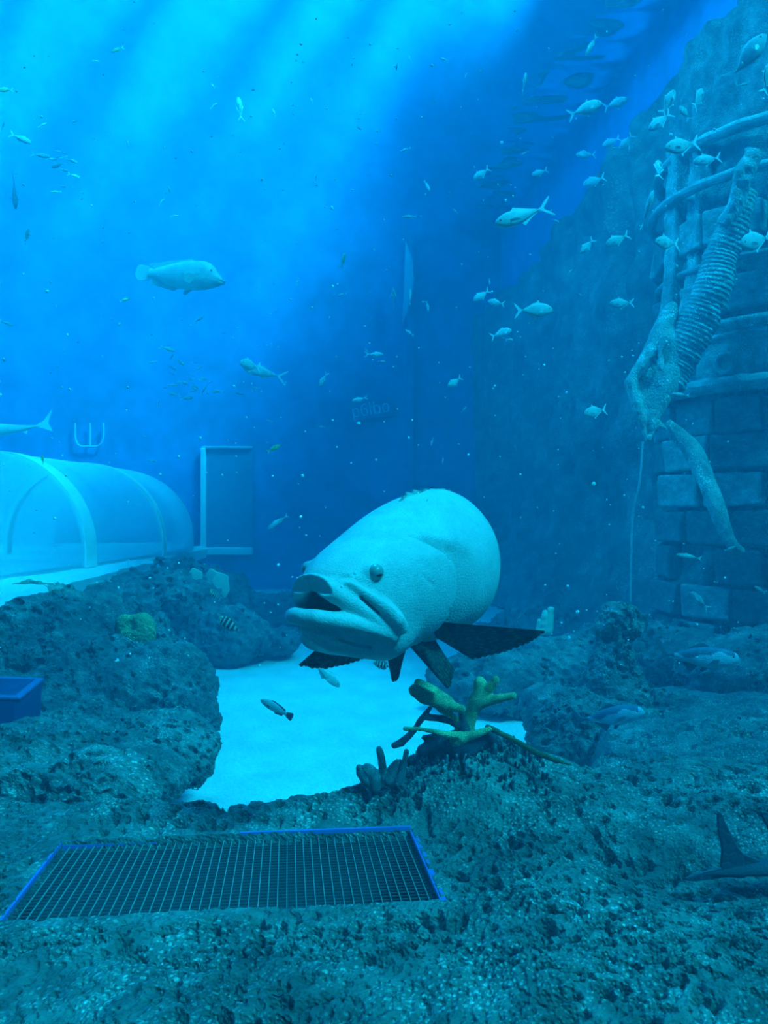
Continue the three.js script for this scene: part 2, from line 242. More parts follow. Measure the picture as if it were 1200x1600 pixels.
{
  rock('reef_rock', 'big dark pitted reef mound left of the white sand', [L(150, 1080, 9.2, .95, .62, .8), L(260, 1075, 9, .62, .5, .6), L(70, 1030, 9.6, .8, .75, .8), L(190, 1010, 10, .7, .6, .6), L(300, 1110, 8.8, .38, .35, .4), L(20, 1120, 8.6, .7, .5, .6)], .021, 1.5);
  rock('reef_rock', 'rugged low reef rock between the big left mound and the grating', [L(70, 1195, 5.9, .75, .3, .6), L(205, 1215, 5.6, .36, .25, .4), L(250, 1180, 6.6, .46, .32, .5), L(10, 1225, 5, .6, .32, .5), L(130, 1165, 7, .8, .35, .6), L(290, 1160, 7.2, .3, .2, .4), L(120, 1235, 4.8, .5, .22, .35)], .0135, .95);
  rock('reef_rock', 'low lumpy rock on the sand behind the big left mound', [L(360, 1000, 13.8, .75, .55, .6), L(300, 965, 14.2, .8, .7, .7), L(410, 1010, 14.4, .6, .35, .6), L(250, 950, 14, .8, .6, .6)], .034, 2, .2, rockMat);
  rock('reef_rock', 'hazy rock rising behind the striped fish towards the corner post', [L(330, 930, 17, 1.0, .6, .7), L(420, 950, 18, .9, .5, .7), L(270, 920, 17, .8, .65, .7)], .045, 2.4, .25, rockMat);
  rock('reef_rock', 'column-shaped reef rock with a knobby head on the right', [L(960, 975, 8, .25, .24, .25), L(958, 1030, 8, .23, .4, .25), L(965, 1100, 8, .34, .4, .34), L(985, 975, 8.1, .17, .16, .2)], .015, 1.1);
  rock('reef_rock', 'broad boulder at the foot of the column rock beside the sand', [L(900, 1150, 7.4, .42, .42, .5), L(980, 1160, 7.6, .55, .42, .5), L(860, 1110, 8.2, .3, .3, .35), L(1060, 1140, 8.2, .6, .4, .6)], .018, 1.2);
  rock('reef_rock', 'long flat-topped rock shelf behind the yellow coral', [L(790, 1065, 10.6, .8, .42, .7), L(880, 1050, 11, .8, .5, .8), L(720, 1060, 11.5, .5, .3, .6), L(950, 1040, 11, .8, .5, .8)], .026, 1.5, .15);
  rock('reef_rock', 'rounded rocks at the foot of the carved wall on the right edge', [L(1060, 1020, 11, .9, .4, .8), L(1180, 1060, 9.6, .9, .55, .9), L(1150, 1000, 12, 1.2, .5, .8), L(1010, 1000, 12.5, .9, .4, .8)], .028, 1.6, .2);
  rock('reef_rock', 'hazy low rock between the grouper and the back wall', [L(700, 985, 17.5, 1.6, .35, .8), L(840, 985, 17, 1.2, .5, .8), L(560, 985, 19, 1.5, .25, .8), L(450, 985, 21, 1.6, .3, .8)], .05, 2.4, .3, rockMat);
}
// ---------------------------------------------------------------- the rock wall on the right
{
  const face = (d) => d < 11 ? 5.4 + (11 - d) * 1.28 : 6.88 - .135 * d, topAt = table([6, 9, 11.7, 14, 16, 18, 20, 23.4, 27, 31], [10.6, 10.4, 10.15, 9.9, 9.8, 9.55, 9.5, 9.3, 9.1, 8.9]);
  const g = sheet(330, 300, (s, t) => {
    const d = lerp(8.2, 31.4, Math.pow(s, 1.1)), tp = topAt(d) + .25 * vnoise(d * .8, 2, 1) + .1 * vnoise(d * 3, 2, 5), y = Math.min(tp * t * 1.12, tp), over = Math.max(0, t * 1.12 - 1) / .12;
    const col = vnoise(d * 1.1, y * .12, 4) * .5 + .28 * vnoise(d * 2.7, y * .25, 9), foot = .8 * sstep(2.6, -.2, y);
    const e = .55 * col + .22 * fbm(d * 1.2, y * 1.2, 3, 4) + .1 * pitted(d, y, 7, 3) + foot;
    return [face(d) - e + over * (1.7 + e), y - over * .1, -d, d * .5, y * .5];
  });
  colorBy(g, (x, y, z) => crust(x, y, z, 3));
  const o = struct('rock_wall', g, rockMat);
}
// ---------------------------------------------------------------- the walk-through tunnel on its pale ledge, left
{
  const pale = mat(.8, .84, .82, .6), edge = table([3, 9.4, 14.1, 19.9, 24], [-4.0, -4.55, -5.12, -5.3, -5.5]);
  const ledge = sheet(4, 60, (s, t) => { const d = lerp(3, 25, t), e = edge(d) + .06 * vnoise(d * 2, 1, 1), P = [[-12, 1.55], [e - .12, 1.55], [e, 1.46], [e - .03, 1.2], [e - .5, 1.0]]; const q = P[Math.round(s * 4)]; return [q[0], q[1] + .03 * vnoise(d * 1.5, q[0], 2), -d, q[0], d]; });
  struct('tunnel_ledge', ledge.toNonIndexed ? (() => { const g = ledge.toNonIndexed(); g.computeVertexNormals(); return g; })() : ledge, pale);
  const axis = new THREE.CatmullRomCurve3([[-8.3, 1.55, -7], [-7.95, 1.55, -11], [-7.5, 1.55, -15.5], [-7.16, 1.55, -19.1], [-7.3, 1.55, -22.5], [-8.6, 1.55, -25.5]].map((p) => new THREE.Vector3(...p)));
  const frame = (t) => { const p = axis.getPoint(t), q = axis.getTangent(t).setY(0).normalize(); return [p, new THREE.Vector3(-q.z, 0, q.x)]; };     // centre, and the way to the right
  const arch = (a, R) => a < .12 ? [R, lerp(0, .3, a / .12)] : a > .88 ? [-R, lerp(.3, 0, (a - .88) / .12)] : [R * Math.cos((a - .12) / .76 * Math.PI), .3 + R * Math.sin((a - .12) / .76 * Math.PI)];
  const shell = (R, t0, t1, n) => sheet(64, n, (s, t) => { const [p, r] = frame(lerp(t0, t1, t)), q = arch(s, R); return [p.x + r.x * q[0], p.y + q[1], p.z + r.z * q[0]]; });
  const t = thing('walk_through_tunnel', 'arched clear acrylic visitor tunnel with pale hoops on the left ledge', 'tunnel');
  const acryl = new THREE.MeshPhysicalMaterial({ color: rgb(.75, .95, 1), transmission: .62, roughness: .55, thickness: 0, ior: 1.2, side: THREE.DoubleSide });
  const tAt = (d) => { let b = 0, m = 9; for (let k = 0; k <= 400; k++) { const e = Math.abs(axis.getPoint(k / 400).z + d); if (e < m) { m = e; b = k / 400; } } return b; };
  const cuts = [0, tAt(11.6), tAt(15.5), tAt(19.2), 1];
  for (let i = 0; i < 4; i++) mesh('acrylic_panel', shell(1.9, cuts[i], cuts[i + 1], 14), acryl, t);
  for (let i = 1; i < 4; i++) {
    const w = .0075 * (i === 2 ? 1.5 : 1), a = cuts[i] - w, b = cuts[i] + w, o = shell(1.93, a, b, 2), n = shell(1.84, a, b, 2), I = n.index.array; for (let k = 0; k < I.length; k += 3) { const q = I[k]; I[k] = I[k + 1]; I[k + 1] = q; }
    const cap = (tt, flip) => sheet(64, 1, (s, v) => { const [p, r] = frame(tt), q = arch(s, lerp(1.84, 1.93, v)); return [p.x + r.x * q[0], p.y + q[1], p.z + r.z * q[0]]; }, flip);
    mesh('hoop', mergeGeometries([o, n, cap(a, true), cap(b, false)]), new THREE.MeshStandardMaterial({ color: rgb(.85, .9, .86), roughness: .5, side: THREE.DoubleSide }), t);
  }
  mesh('floor_slab', sheet(2, 40, (s, v) => { const [p, r] = frame(v), q = lerp(-1.8, 1.8, s); return [p.x + r.x * q, p.y + .06, p.z + r.z * q]; }), mat(.6, .66, .7), t);
  rock('reef_rock', 'rock face under the tunnel ledge on the left, tinted pale for its sunlit patches', [L(40, 1000, 10.6, 1.1, .5, .6), L(-60, 1000, 10, 1.0, .5, .8), L(110, 965, 12.6, .9, .4, .6), L(70, 965, 11.8, .8, .5, .5)], .032, 2.2, .2, new THREE.MeshStandardMaterial({ map: rockMap, roughness: .8, vertexColors: true, color: rgb(1.5, 1.5, 1.25) }));  // pale tint stands in for sunlit patches on this rock
  rock('reef_rock', 'hazy rock under the far end of the tunnel ledge', [L(205, 935, 15.5, .9, .45, .6), L(240, 918, 16.4, .9, .45, .9), L(150, 945, 14, .7, .4, .6)], .045, 2.4, .25, rockMat);
}
// sponge, fan coral and the blue box
{
  const yel = new THREE.MeshStandardMaterial({ map: rockMap, color: rgb(1.5, 1.45, .55), roughness: .85, bumpMap: grainBump, bumpScale: .02 });
  const c = at(213, 988, 9.4), t = thing('barrel_sponge', 'lumpy yellow-green sponge boulder on top of the left reef mound', 'sponge', c);
  const g = nets((x, y, z) => { let d = smin(ell(x, y, z, [0, -.05, 0], [.24, .24, .22]), ell(x, y, z, [.1, .1, .02], [.13, .13, .14]), .08); d = smin(d, ell(x, y, z, [-.12, .12, .03], [.11, .1, .12]), .06); return smax(d, -ell(x, y, z, [-.02, .1, .2], [.075, .06, .1]), .03); }, [-.32, -.34, -.3], [.32, .3, .32], .011, 1.6, (x, y, z) => .5 * pitted(x, y, z, .8), .08);
  mesh('body', uvBy(g, rockUV), yel, t);
  const f = thing('fan_coral', 'pale upright fan-shaped coral plates on the hazy rock behind the striped fish', 'coral', at(325, 925, 14.2));
  for (const [x, h, w, z] of [[-.22, .42, .13, 0], [.08, .4, .14, -.1], [.24, .34, .14, .05]]) {
    const o = []; for (let k = 0; k <= 16; k++) { const a = Math.PI * k / 16; o.push([x + w * Math.cos(a) * (1 + .12 * Math.sin(k * 5)), h * (.35 + .65 * Math.sin(a)) * (1 + .06 * Math.sin(k * 7)) * (k === 0 || k === 16 ? .3 : 1)]); } o.push([x - .04, -.15], [x + .04, -.15]);
    const p = mesh('plate', plate(o, .05), mat(.62, .66, .5, .9), f); p.position.z = z; p.rotation.y = z * 4;
  }
  const b = thing('blue_box', 'blue plastic box with rounded edges at the left edge before the reef mound', 'box', at(-24, 1106, 6.4));
  mesh('body', new RoundedBoxGeometry(.72, .36, .6, 4, .05), mat(.02, .055, .2, .5), b);
  const rim = mesh('rim', new RoundedBoxGeometry(.735, .03, .615, 3, .014), mat(.04, .12, .3, .5), b); rim.position.y = .165;
  b.rotation.set(.04, .12, -.06);
}
// ---------------------------------------------------------------- the back wall: window, painted sign reflection, bracket, corner panel
{
  const D = 26.85, frameMat = mat(.7, .78, .8, .6), t = thing('viewing_window', 'dark viewing window with white frame low on the back wall', 'window', at(318, 862, D));
  const post = mesh('frame_post', new RoundedBoxGeometry(.17, 3.5, .2, 2, .03), frameMat, t); post.position.y = 1.72;
  const sill = mesh('sill', new RoundedBoxGeometry(1.72, .25, .3, 2, .04), frameMat, t); sill.position.set(.8, .02, .02);
  const head = mesh('frame_head', new RoundedBoxGeometry(1.7, .07, .12, 2, .02), mat(.4, .5, .55), t); head.position.set(.8, 3.5, 0);
  const pane = mesh('pane', new THREE.BoxGeometry(1.6, 3.4, .04), mat(.1, .22, .36, .2), t); pane.position.set(.85, 1.75, -.06);
  const c = document.createElement('canvas'); c.width = 512; c.height = 192; const x = c.getContext('2d'); x.fillStyle = '#39719f'; x.fillRect(0, 0, 512, 192); x.fillStyle = '#e6f4ff'; x.font = '170px sans-serif'; x.textAlign = 'center'; x.fillText('p6lbo', 256, 150, 480);
  const ct = new THREE.CanvasTexture(c); ct.colorSpace = THREE.SRGBColorSpace;
  const s = mesh('sign_reflection', new THREE.BoxGeometry(1.55, .62, .05), [frameMat, frameMat, frameMat, frameMat, new THREE.MeshStandardMaterial({ map: ct, roughness: .7, color: rgb(.8, .9, 1) }), frameMat].map((m, i) => i === 4 ? m : wallMat)); s.position.copy(at(579, 640, D)); s.rotation.z = .17; tag(s, 'faint painted lettering in place of a sign reflected in the glass above the grouper', 'sign');  // painted board stands in for a sign reflected in the glass
  const hoopMat = mat(.42, .52, .6, .5), h = thing('pipe_bracket', 'U-shaped pale pipe bracket with a middle bar on the back wall above the tunnel', 'bracket', at(140, 680, D));
  mesh('hoop', tube([[-.48, .4, 0], [-.47, -.1, 0], [-.36, -.34, 0], [0, -.38, 0], [.34, -.34, 0], [.46, -.1, 0], [.47, .4, 0]], .035, 40, 8), hoopMat, h);
  mesh('bar', tube([[.02, .4, 0], [.03, 0, 0], [.02, -.38, 0]], .035, 6, 8), hoopMat, h);
  const w = mesh('corner_panel', plate([[0, -1.35], [.16, -.9], [.36, .1], [.3, .75], [.1, 1.35]], .08), mat(.3, .45, .62, .5)); w.position.copy(at(629, 442, 26.2)); tag(w, 'narrow pale wedge-shaped panel high in the corner of the back wall', 'panel');
}
// ---------------------------------------------------------------- the carved ruin on the right-hand rock wall
{
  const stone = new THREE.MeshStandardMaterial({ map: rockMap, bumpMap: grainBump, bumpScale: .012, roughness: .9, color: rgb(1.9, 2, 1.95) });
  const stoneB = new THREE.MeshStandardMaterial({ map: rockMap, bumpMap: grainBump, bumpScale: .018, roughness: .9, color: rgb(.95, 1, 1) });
  const C = [6.14, -12], R = 1.9, A0 = Math.PI * .62, A1 = Math.PI * 1.75;      // angles from +x towards +z, the side that faces the water
  const t = thing('ruined_tower', 'round carved stone tower set into the rock wall on the right edge', 'ruin', [C[0], 0, C[1]]);
  const pol = (a, r, y) => [r * Math.cos(a), y, -r * Math.sin(a) * -1];
  const ring = (prof, n = 90, wob = 0) => sheet(n, prof.length - 1, (s, v) => { const a = lerp(A0, A1, s), q = prof[Math.round(v * (prof.length - 1))], r = q[0] + wob * vnoise(a * 9, q[1] * 4, 3); return [...pol(a, r, q[1]), a * 2, q[1]]; });
  const core = []; for (let k = 0; k <= 60; k++) core.push([R - .08 - .25 * sstep(6.5, 9.5, k * .16), k * .16]);
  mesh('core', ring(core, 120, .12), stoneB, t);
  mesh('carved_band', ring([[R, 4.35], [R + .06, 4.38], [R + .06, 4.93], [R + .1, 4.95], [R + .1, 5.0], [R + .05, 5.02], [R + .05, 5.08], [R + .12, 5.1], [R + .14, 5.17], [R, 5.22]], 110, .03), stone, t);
  const moulding = (y, r, th, beads) => mesh('moulding', sheet(220, 12, (s, v) => { const a = lerp(A0, A1, s), b = v * 6.283, q = th * (1 + .14 * (beads ? Math.abs(Math.sin(a * 26)) : 0) + .1 * vnoise(a * 8, b, 1)); return [...pol(a, r + q * Math.cos(b), y + q * Math.sin(b)), a * 2, v]; }, true), stone, t);
  moulding(4.32, R + .08, .1, true); moulding(7.1, R + .12, .07, false); moulding(7.75, R + .02, .08, false); moulding(6.0, R + .03, .05, false);
  // raised relief on the band: a panel, roundels and strokes
  for (let k = 0; k < 12; k++) {
    const a = lerp(A0 + .25, A1 - .3, k / 11), g = k % 3 === 1 ? new THREE.TorusGeometry(.13, .04, 8, 18) : new RoundedBoxGeometry(k % 3 ? .12 : .3, .34, .08, 2, .03), p = pol(a, R + .07, k % 3 === 1 ? 4.6 : 4.68);
    const m = mesh('relief', g, stone, t); m.position.set(...p); m.rotation.y = Math.PI / 2 - Math.atan2(p[2], p[0]);
  }
  // courses of blocks below and above the band
  const r = rng(31), blocks = [];
  for (let v = 0; v < 5; v++) blocks.push((() => { const w = .62 + .1 * v, g = new RoundedBoxGeometry(w, .48, .3, 2, .045), p = g.attributes.position; for (let i = 0; i < p.count; i++) p.setXYZ(i, p.getX(i) + .02 * vnoise(p.getX(i) * 5, p.getY(i) * 5, v), p.getY(i) + .02 * vnoise(p.getX(i) * 5, v, p.getY(i) * 5), p.getZ(i) + .05 * vnoise(p.getX(i) * 4 + v, p.getY(i) * 4, 1)); g.computeVertexNormals(); return [w, g]; })());
  const rows = [.3, .82, 1.34, 1.86, 2.38, 2.9, 3.42, 3.9, 5.55, 6.5];
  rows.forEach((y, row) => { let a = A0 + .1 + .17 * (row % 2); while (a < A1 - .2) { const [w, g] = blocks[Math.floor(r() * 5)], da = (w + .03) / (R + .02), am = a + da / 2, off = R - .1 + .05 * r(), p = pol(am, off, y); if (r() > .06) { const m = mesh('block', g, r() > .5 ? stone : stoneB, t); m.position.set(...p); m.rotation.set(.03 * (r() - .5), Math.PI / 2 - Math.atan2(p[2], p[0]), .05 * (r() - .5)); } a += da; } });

  // roots that hang down the wall beside it
  const V = (px, py, d) => at(px, py, d > 15 ? d * 1.02 : d * .8);
  const rootMat = stone;
  const root = (label, pts, rad, ridges = 5) => { const g = tube(pts, (u, a) => .82 * rad(u) * (1 + .16 * Math.sin(a * ridges + u * 4) + .2 * vnoise(Math.cos(a) * 2, u * 12, Math.sin(a) * 2)), 70, 22); const o = mesh('hanging_root', uvBy(g, rockUV), rootMat); tag(o, label, 'root'); return o; };
  root('thick ridged stone root hanging left of the serpent neck', [V(1064, 235, 14.6), V(1062, 330, 14.6), V(1056, 420, 14.6), V(1043, 500, 14.7), V(1010, 570, 14.9)], (u) => .22 - .06 * u);
  root('second ridged stone root hanging directly behind the serpent neck', [V(1096, 230, 14.2), V(1096, 330, 14.2), V(1090, 430, 14.2), V(1072, 500, 14.3), V(1052, 560, 14.4)], (u) => .2 - .03 * u);
  root('smooth curved stone root bending from the serpent chin down to the right', [V(1040, 664, 13.4), V(1075, 697, 13.1), V(1106, 757, 12.8), V(1128, 815, 12.6), V(1143, 850, 12.5), V(1158, 862, 12.5)], (u) => .09 + .06 * Math.sin(u * 3) * (1 - .3 * u), 2);
  root('short stone root above the serpent neck under the top ledge', [V(1180, 240, 12.6), V(1160, 275, 12.6), V(1148, 320, 12.7), V(1132, 352, 12.8)], (u) => .14 - .03 * u, 3);
  const pipe = mesh('hanging_rope', tube([V(1004, 690, 13.9), V(998, 760, 13.9), V(989, 800, 14), V(986, 870, 14), V(985, 940, 14)], .015, 30, 7), mat(.45, .5, .5)); tag(pipe, 'thin pale rope hanging straight down from the carved serpent snout', 'rope');

  // the serpent: a scaled neck that comes down the wall and a long head with its jaws to the floor
  const s = thing('serpent_sculpture', 'carved stone serpent with scaled neck and long snout pointing down the right wall', 'sculpture');
  const neck = [V(1166, 300, 12.9), V(1150, 345, 12.9), V(1126, 400, 13), V(1112, 455, 13), V(1082, 520, 13.1), V(1052, 575, 13.2), V(1040, 600, 13.2)];
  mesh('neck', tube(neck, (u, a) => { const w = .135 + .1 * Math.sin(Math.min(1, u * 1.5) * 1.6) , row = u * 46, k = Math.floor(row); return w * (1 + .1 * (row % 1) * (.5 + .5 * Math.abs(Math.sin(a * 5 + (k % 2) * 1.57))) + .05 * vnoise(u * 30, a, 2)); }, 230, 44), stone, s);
  const hp = (px, py, d, r) => { const p = at(px, py, d * .8); return [p.x, p.y, p.z, r * .8]; };
  const core1 = [hp(1056, 545, 13.2, .3), hp(1035, 605, 13.1, .25), hp(1022, 645, 13, .13), hp(1013, 686, 12.9, .05)], brow = [hp(1048, 492, 13.2, .12), hp(1022, 545, 13.1, .14), hp(992, 585, 13, .09), hp(984, 600, 13, .07)], jaw = [hp(985, 598, 13, .1), hp(996, 640, 12.95, .09), hp(1010, 684, 12.9, .04)], crest = [hp(1050, 480, 13.2, .09), hp(1030, 525, 13.25, .16)], hood = [hp(1034, 535, 13.2, .2), hp(1010, 590, 13.15, .18), hp(1004, 630, 13.05, .12), hp(1010, 672, 12.95, .06)], cuts = [[[1028, 512], [1012, 548], [990, 586]], [[1034, 522], [1018, 560], [1002, 592]], [[1040, 540], [1028, 572], [1014, 598]], [[1016, 612], [1013, 640], [1012, 676]]].map((l) => l.map(([a, b]) => hp(a, b, 12.88, .035))), barb = [hp(1022, 662, 13, .08), hp(1036, 668, 12.95, .05), hp(1048, 676, 12.9, .015)], lobes = [[hp(1038, 530, 12.92, .07), hp(1030, 575, 12.85, .06)], [hp(1024, 545, 12.92, .035), hp(1010, 590, 12.85, .03)], [hp(1012, 560, 12.92, .03), hp(1000, 595, 12.85, .025)]];
  const hg = nets((x, y, z) => { let d = chain(x, y, z, core1); d = smin(d, chain(x, y, z, brow), .12); d = smin(d, chain(x, y, z, jaw), .06); d = smin(d, chain(x, y, z, crest), .08); d = smin(d, chain(x, y, z, hood), .06); d = smin(d, chain(x, y, z, barb), .05); for (const l of lobes) d = smin(d, chain(x, y, z, l), .02); for (const l of cuts) d = smax(d, -chain(x, y, z, l), .02); return d; }, [2.95, 3.2, -11.1], [4.25, 5.5, -9.9], .02, 1.6, (x, y, z) => .25 * pitted(x, y, z, 1), .1);
  mesh('head', uvBy(hg, rockUV), stone, s);
}
// ---------------------------------------------------------------- the grating let into the ledge
{
  const steel = mat(.24, .29, .25, .5), darkSteel = mat(.09, .12, .11, .5), blue = mat(.06, .17, .52, .5), t = thing('floor_grating', 'rectangular metal grating in a blue frame set into the foreground rock', 'grating');
  const { bl, br, fl, fr } = GR, q = (u, v, y) => { const a = bl.clone().lerp(br, u), b = fl.clone().lerp(fr, u), p = a.lerp(b, v); p.y = y; return p; };
  const rod = (a, b, w, h) => { const L = a.distanceTo(b), g = new RoundedBoxGeometry(w, h, L, 1, Math.min(w, h) * .2); g.rotateY(Math.atan2(b.x - a.x, b.z - a.z)); g.translate((a.x + b.x) / 2, (a.y + b.y) / 2, (a.z + b.z) / 2); return g; };
  for (let k = 1; k < 44; k++) { const u = k / 44; mesh('bar', rod(q(u, 0, 1.085), q(u, 1, 1.085), .0038, .006), steel, t); }
  for (let k = 1; k < 26; k++) { const v = k / 26; mesh('cross_bar', rod(q(0, v, 1.08), q(1, v, 1.08), .0025, .004), darkSteel, t); }
  for (const [a, b, w, h, m] of [[q(.5, -.01, 1.11), q(1, -.01, 1.115), .014, .022, blue], [q(0, 0, 1.085), q(.5, -.005, 1.085), .008, .02, blue], [q(1.004, 0, 1.1), q(1.004, 1, 1.1), .028, .018, blue], [q(-.003, 0, 1.095), q(-.003, 1, 1.105), .013, .022, blue], [q(0, 1, 1.07), q(1, 1, 1.07), .012, .02, steel]]) mesh('frame_rail', rod(a, b, w, h), m, t);
  { const c = [q(.01, .02, 1.06), q(.99, .02, 1.06), q(.99, .98, 1.06), q(.01, .98, 1.06)], P = [], I = []; for (const y of [1.06, .62]) for (const p of c) P.push(p.x, y, p.z); for (let i = 0; i < 4; i++) { const j = (i + 1) % 4; I.push(i, j, i + 4, j, j + 4, i + 4); } I.push(4, 5, 6, 4, 6, 7); const g = new THREE.BufferGeometry(); g.setAttribute('position', new THREE.Float32BufferAttribute(P, 3)); g.setIndex(I); g.computeVertexNormals(); mesh('pit_shade', g, new THREE.MeshStandardMaterial({ color: rgb(.04, .045, .05), roughness: .9, side: THREE.DoubleSide }), t); }  // near-black box added under the bars to stand in for shade
}
// ---------------------------------------------------------------- the yellow coral on the mound, the anemones and small corals
{
  const P = (px, py, d, r) => { const p = at(px, py, d); return [p.x, p.y, p.z, r]; };
  const poly = tex(512, (u, v) => { const [a] = wrapWorley(u, v, 30), k = .6 + .25 * sstep(.35, .1, a) + .12 * tiled(u, v, 8); return [k, k * .97, k * .72]; }), polyB = tex(512, (u, v) => { const [a] = wrapWorley(u, v, 34); return .4 + .5 * sstep(.4, .1, a); }, false);
  const yellow = new THREE.MeshStandardMaterial({ map: poly, bumpMap: polyB, bumpScale: .006, roughness: .8, color: rgb(1.3, 1.1, .95) }), darkC = new THREE.MeshStandardMaterial({ map: rockMap, bumpMap: polyB, bumpScale: .006, roughness: .85, color: rgb(.22, .28, .4) });
  const t = thing('branching_coral', 'yellow-green branching coral with finger tips on the dark mound below the grouper', 'coral');
  const branch = (name, chains, m, flat = 1) => {
    let lo = [9e9, 9e9, 9e9], hi = [-9e9, -9e9, -9e9]; for (const c of chains) for (const p of c) for (let i = 0; i < 3; i++) { lo[i] = Math.min(lo[i], p[i] - p[3] - .03); hi[i] = Math.max(hi[i], p[i] + p[3] + .03); }
    const g = nets((x, y, z) => { let d = 9; for (const c of chains) d = smin(d, chain(x, y, z, c), .018); return d; }, lo, hi, .0055, 1.6, (x, y, z) => .006 * fbm(x * 30, y * 30, z * 30, 2), .006);
    return mesh(name, uvBy(g, (x, y, z) => [(x + z * .5) * 4, (y - z * .5) * 4]), m, t);
  };
  branch('branch', [[P(728, 1152, 4.2, .04), P(735, 1118, 4.2, .034), P(746, 1092, 4.2, .036), P(750, 1066, 4.2, .032)], [P(744, 1094, 4.2, .035), P(762, 1078, 4.18, .026), P(774, 1062, 4.16, .022)], [P(742, 1100, 4.2, .034), P(768, 1093, 4.17, .025), P(801, 1087, 4.14, .019)], [P(728, 1150, 4.2, .036), P(712, 1150, 4.2, .03)]], yellow);
  branch('branch', [[P(722, 1108, 4.05, .02), P(690, 1098, 4.05, .036), P(664, 1088, 4.05, .04), P(648, 1078, 4.05, .03)], [P(700, 1096, 4.07, .03), P(672, 1078, 4.1, .03), P(654, 1067, 4.1, .022)], [P(718, 1145, 4.15, .022), P(712, 1122, 4.1, .016), P(690, 1108, 4.06, .02)]], yellow);
  branch('branch', [[P(720, 1150, 4.1, .022), P(690, 1146, 4.0, .014), P(660, 1139, 3.95, .01), P(632, 1138, 3.9, .008)], [P(712, 1156, 4.1, .035), P(740, 1148, 4.08, .022), P(764, 1140, 4.08, .016)]], yellow);
  branch('dead_branch', [[P(672, 1106, 4.05, .012), P(655, 1128, 4.05, .016), P(648, 1140, 4.05, .013), P(628, 1160, 4.03, .02), P(616, 1164, 4.02, .016)], [P(716, 1130, 4.12, .026), P(700, 1124, 4.1, .02), P(668, 1120, 4.06, .016)], [P(726, 1142, 4.12, .03), P(720, 1115, 4.1, .012), P(718, 1104, 4.08, .008)]], darkC);
  branch('dead_branch', [[P(762, 1136, 4.1, .014), P(800, 1155, 4.05, .014), P(840, 1177, 4.0, .017), P(870, 1188, 3.98, .014), P(892, 1194, 3.96, .005)]], new THREE.MeshStandardMaterial({ map: poly, bumpMap: polyB, bumpScale: .006, roughness: .85, color: rgb(.3, .32, .2) }));
  branch('base', [[P(660, 1172, 4.15, .03), P(690, 1160, 4.15, .06), P(730, 1164, 4.15, .075), P(764, 1152, 4.15, .04)], [P(662, 1152, 4.15, .012), P(690, 1154, 4.15, .03)]], darkC);

  const s = thing('stubby_coral', 'clump of blue-grey stubby finger coral on the ledge rim left of the yellow coral', 'coral');
  for (const c of [[[585, 1228, .035], [586, 1212, .036], [574, 1202, .032]], [[600, 1215, .024], [597, 1192, .02], [593, 1170, .015]], [[606, 1218, .03], [612, 1204, .026], [621, 1190, .015]], [[624, 1222, .024], [630, 1200, .018], [635, 1174, .013]], [[575, 1222, .03], [566, 1206, .03], [562, 1200, .02]]]) {
    const ch = c.map(([x, y, r], i) => P(x, y, 4.02, r)), lo = [0, 1, 2].map((i) => Math.min(...ch.map((p) => p[i] - p[3])) - .02), hi = [0, 1, 2].map((i) => Math.max(...ch.map((p) => p[i] + p[3])) + .02);
    mesh('finger', uvBy(nets((x, y, z) => chain(x, y, z, ch), lo, hi, .007, 1.5, (x, y, z) => .008 * fbm(x * 28, y * 28, z * 28, 2), .008), (x, y, z) => [x * 4, y * 4]), new THREE.MeshStandardMaterial({ map: rockMap, bumpMap: polyB, bumpScale: .006, roughness: .85, color: rgb(.6, .75, .85) }), s);
  }
  const s2 = thing('stubby_coral', 'small pale finger coral on the far rock shelf right of the grouper fin', 'coral');
  for (const [x0, y0, x1, y1, r] of [[848, 985, 852, 958, .06], [856, 985, 860, 952, .055], [843, 985, 842, 970, .045]]) { const a = P(x0, y0, 10.4, r * 1.2), b = P(x1, y1, 10.4, r * .7), lo = [0, 1, 2].map((i) => Math.min(a[i], b[i]) - .12), hi = [0, 1, 2].map((i) => Math.max(a[i], b[i]) + .12); mesh('finger', uvBy(nets((x, y, z) => seg(x, y, z, a, b, a[3], b[3]), lo, hi, .016, 1.5, (x, y, z) => .02 * fbm(x * 20, y * 20, z * 20, 2), .02), (x, y, z) => [x * 3, y * 3]), mat(.5, .55, .42, .9), s2); }

  // anemone tentacles on the front of the mound
  const r = rng(5), n = 330, g = new THREE.LatheGeometry([[.0075, 0], [.0085, .012], [.0075, .03], [.009, .04], [.006, .047], [0, .049]].map((p) => new THREE.Vector2(...p)), 7), im = new THREE.InstancedMesh(g, new THREE.MeshStandardMaterial({ color: rgb(1, 1, 1), roughness: .6 }), n);
  const m = new THREE.Matrix4(), e = new THREE.Euler(), qn = new THREE.Quaternion();
  for (let i = 0; i < n; i++) { const x = lerp(.06, .84, r()), d = lerp(3.92, 4.32, Math.pow(r(), .8)), y = ledgeHeight(x, d) - .008, k = .6 + .5 * r(); e.set((r() - .3) * .9, r() * 6, (r() - .5) * .9); m.compose(new THREE.Vector3(x, y, -d), qn.setFromEuler(e), new THREE.Vector3(k, k, k)); im.setMatrixAt(i, m); const c = .05 + .4 * r() * r() * r(); im.setColorAt(i, rgb(c * .6, c * .9, c)); }
  im.name = 'anemone_tentacles'; shade(im); scene.add(im); tag(im, 'carpet of short dark anemone tentacles around the foot of the yellow coral', 'anemones', null, 'stuff');
}
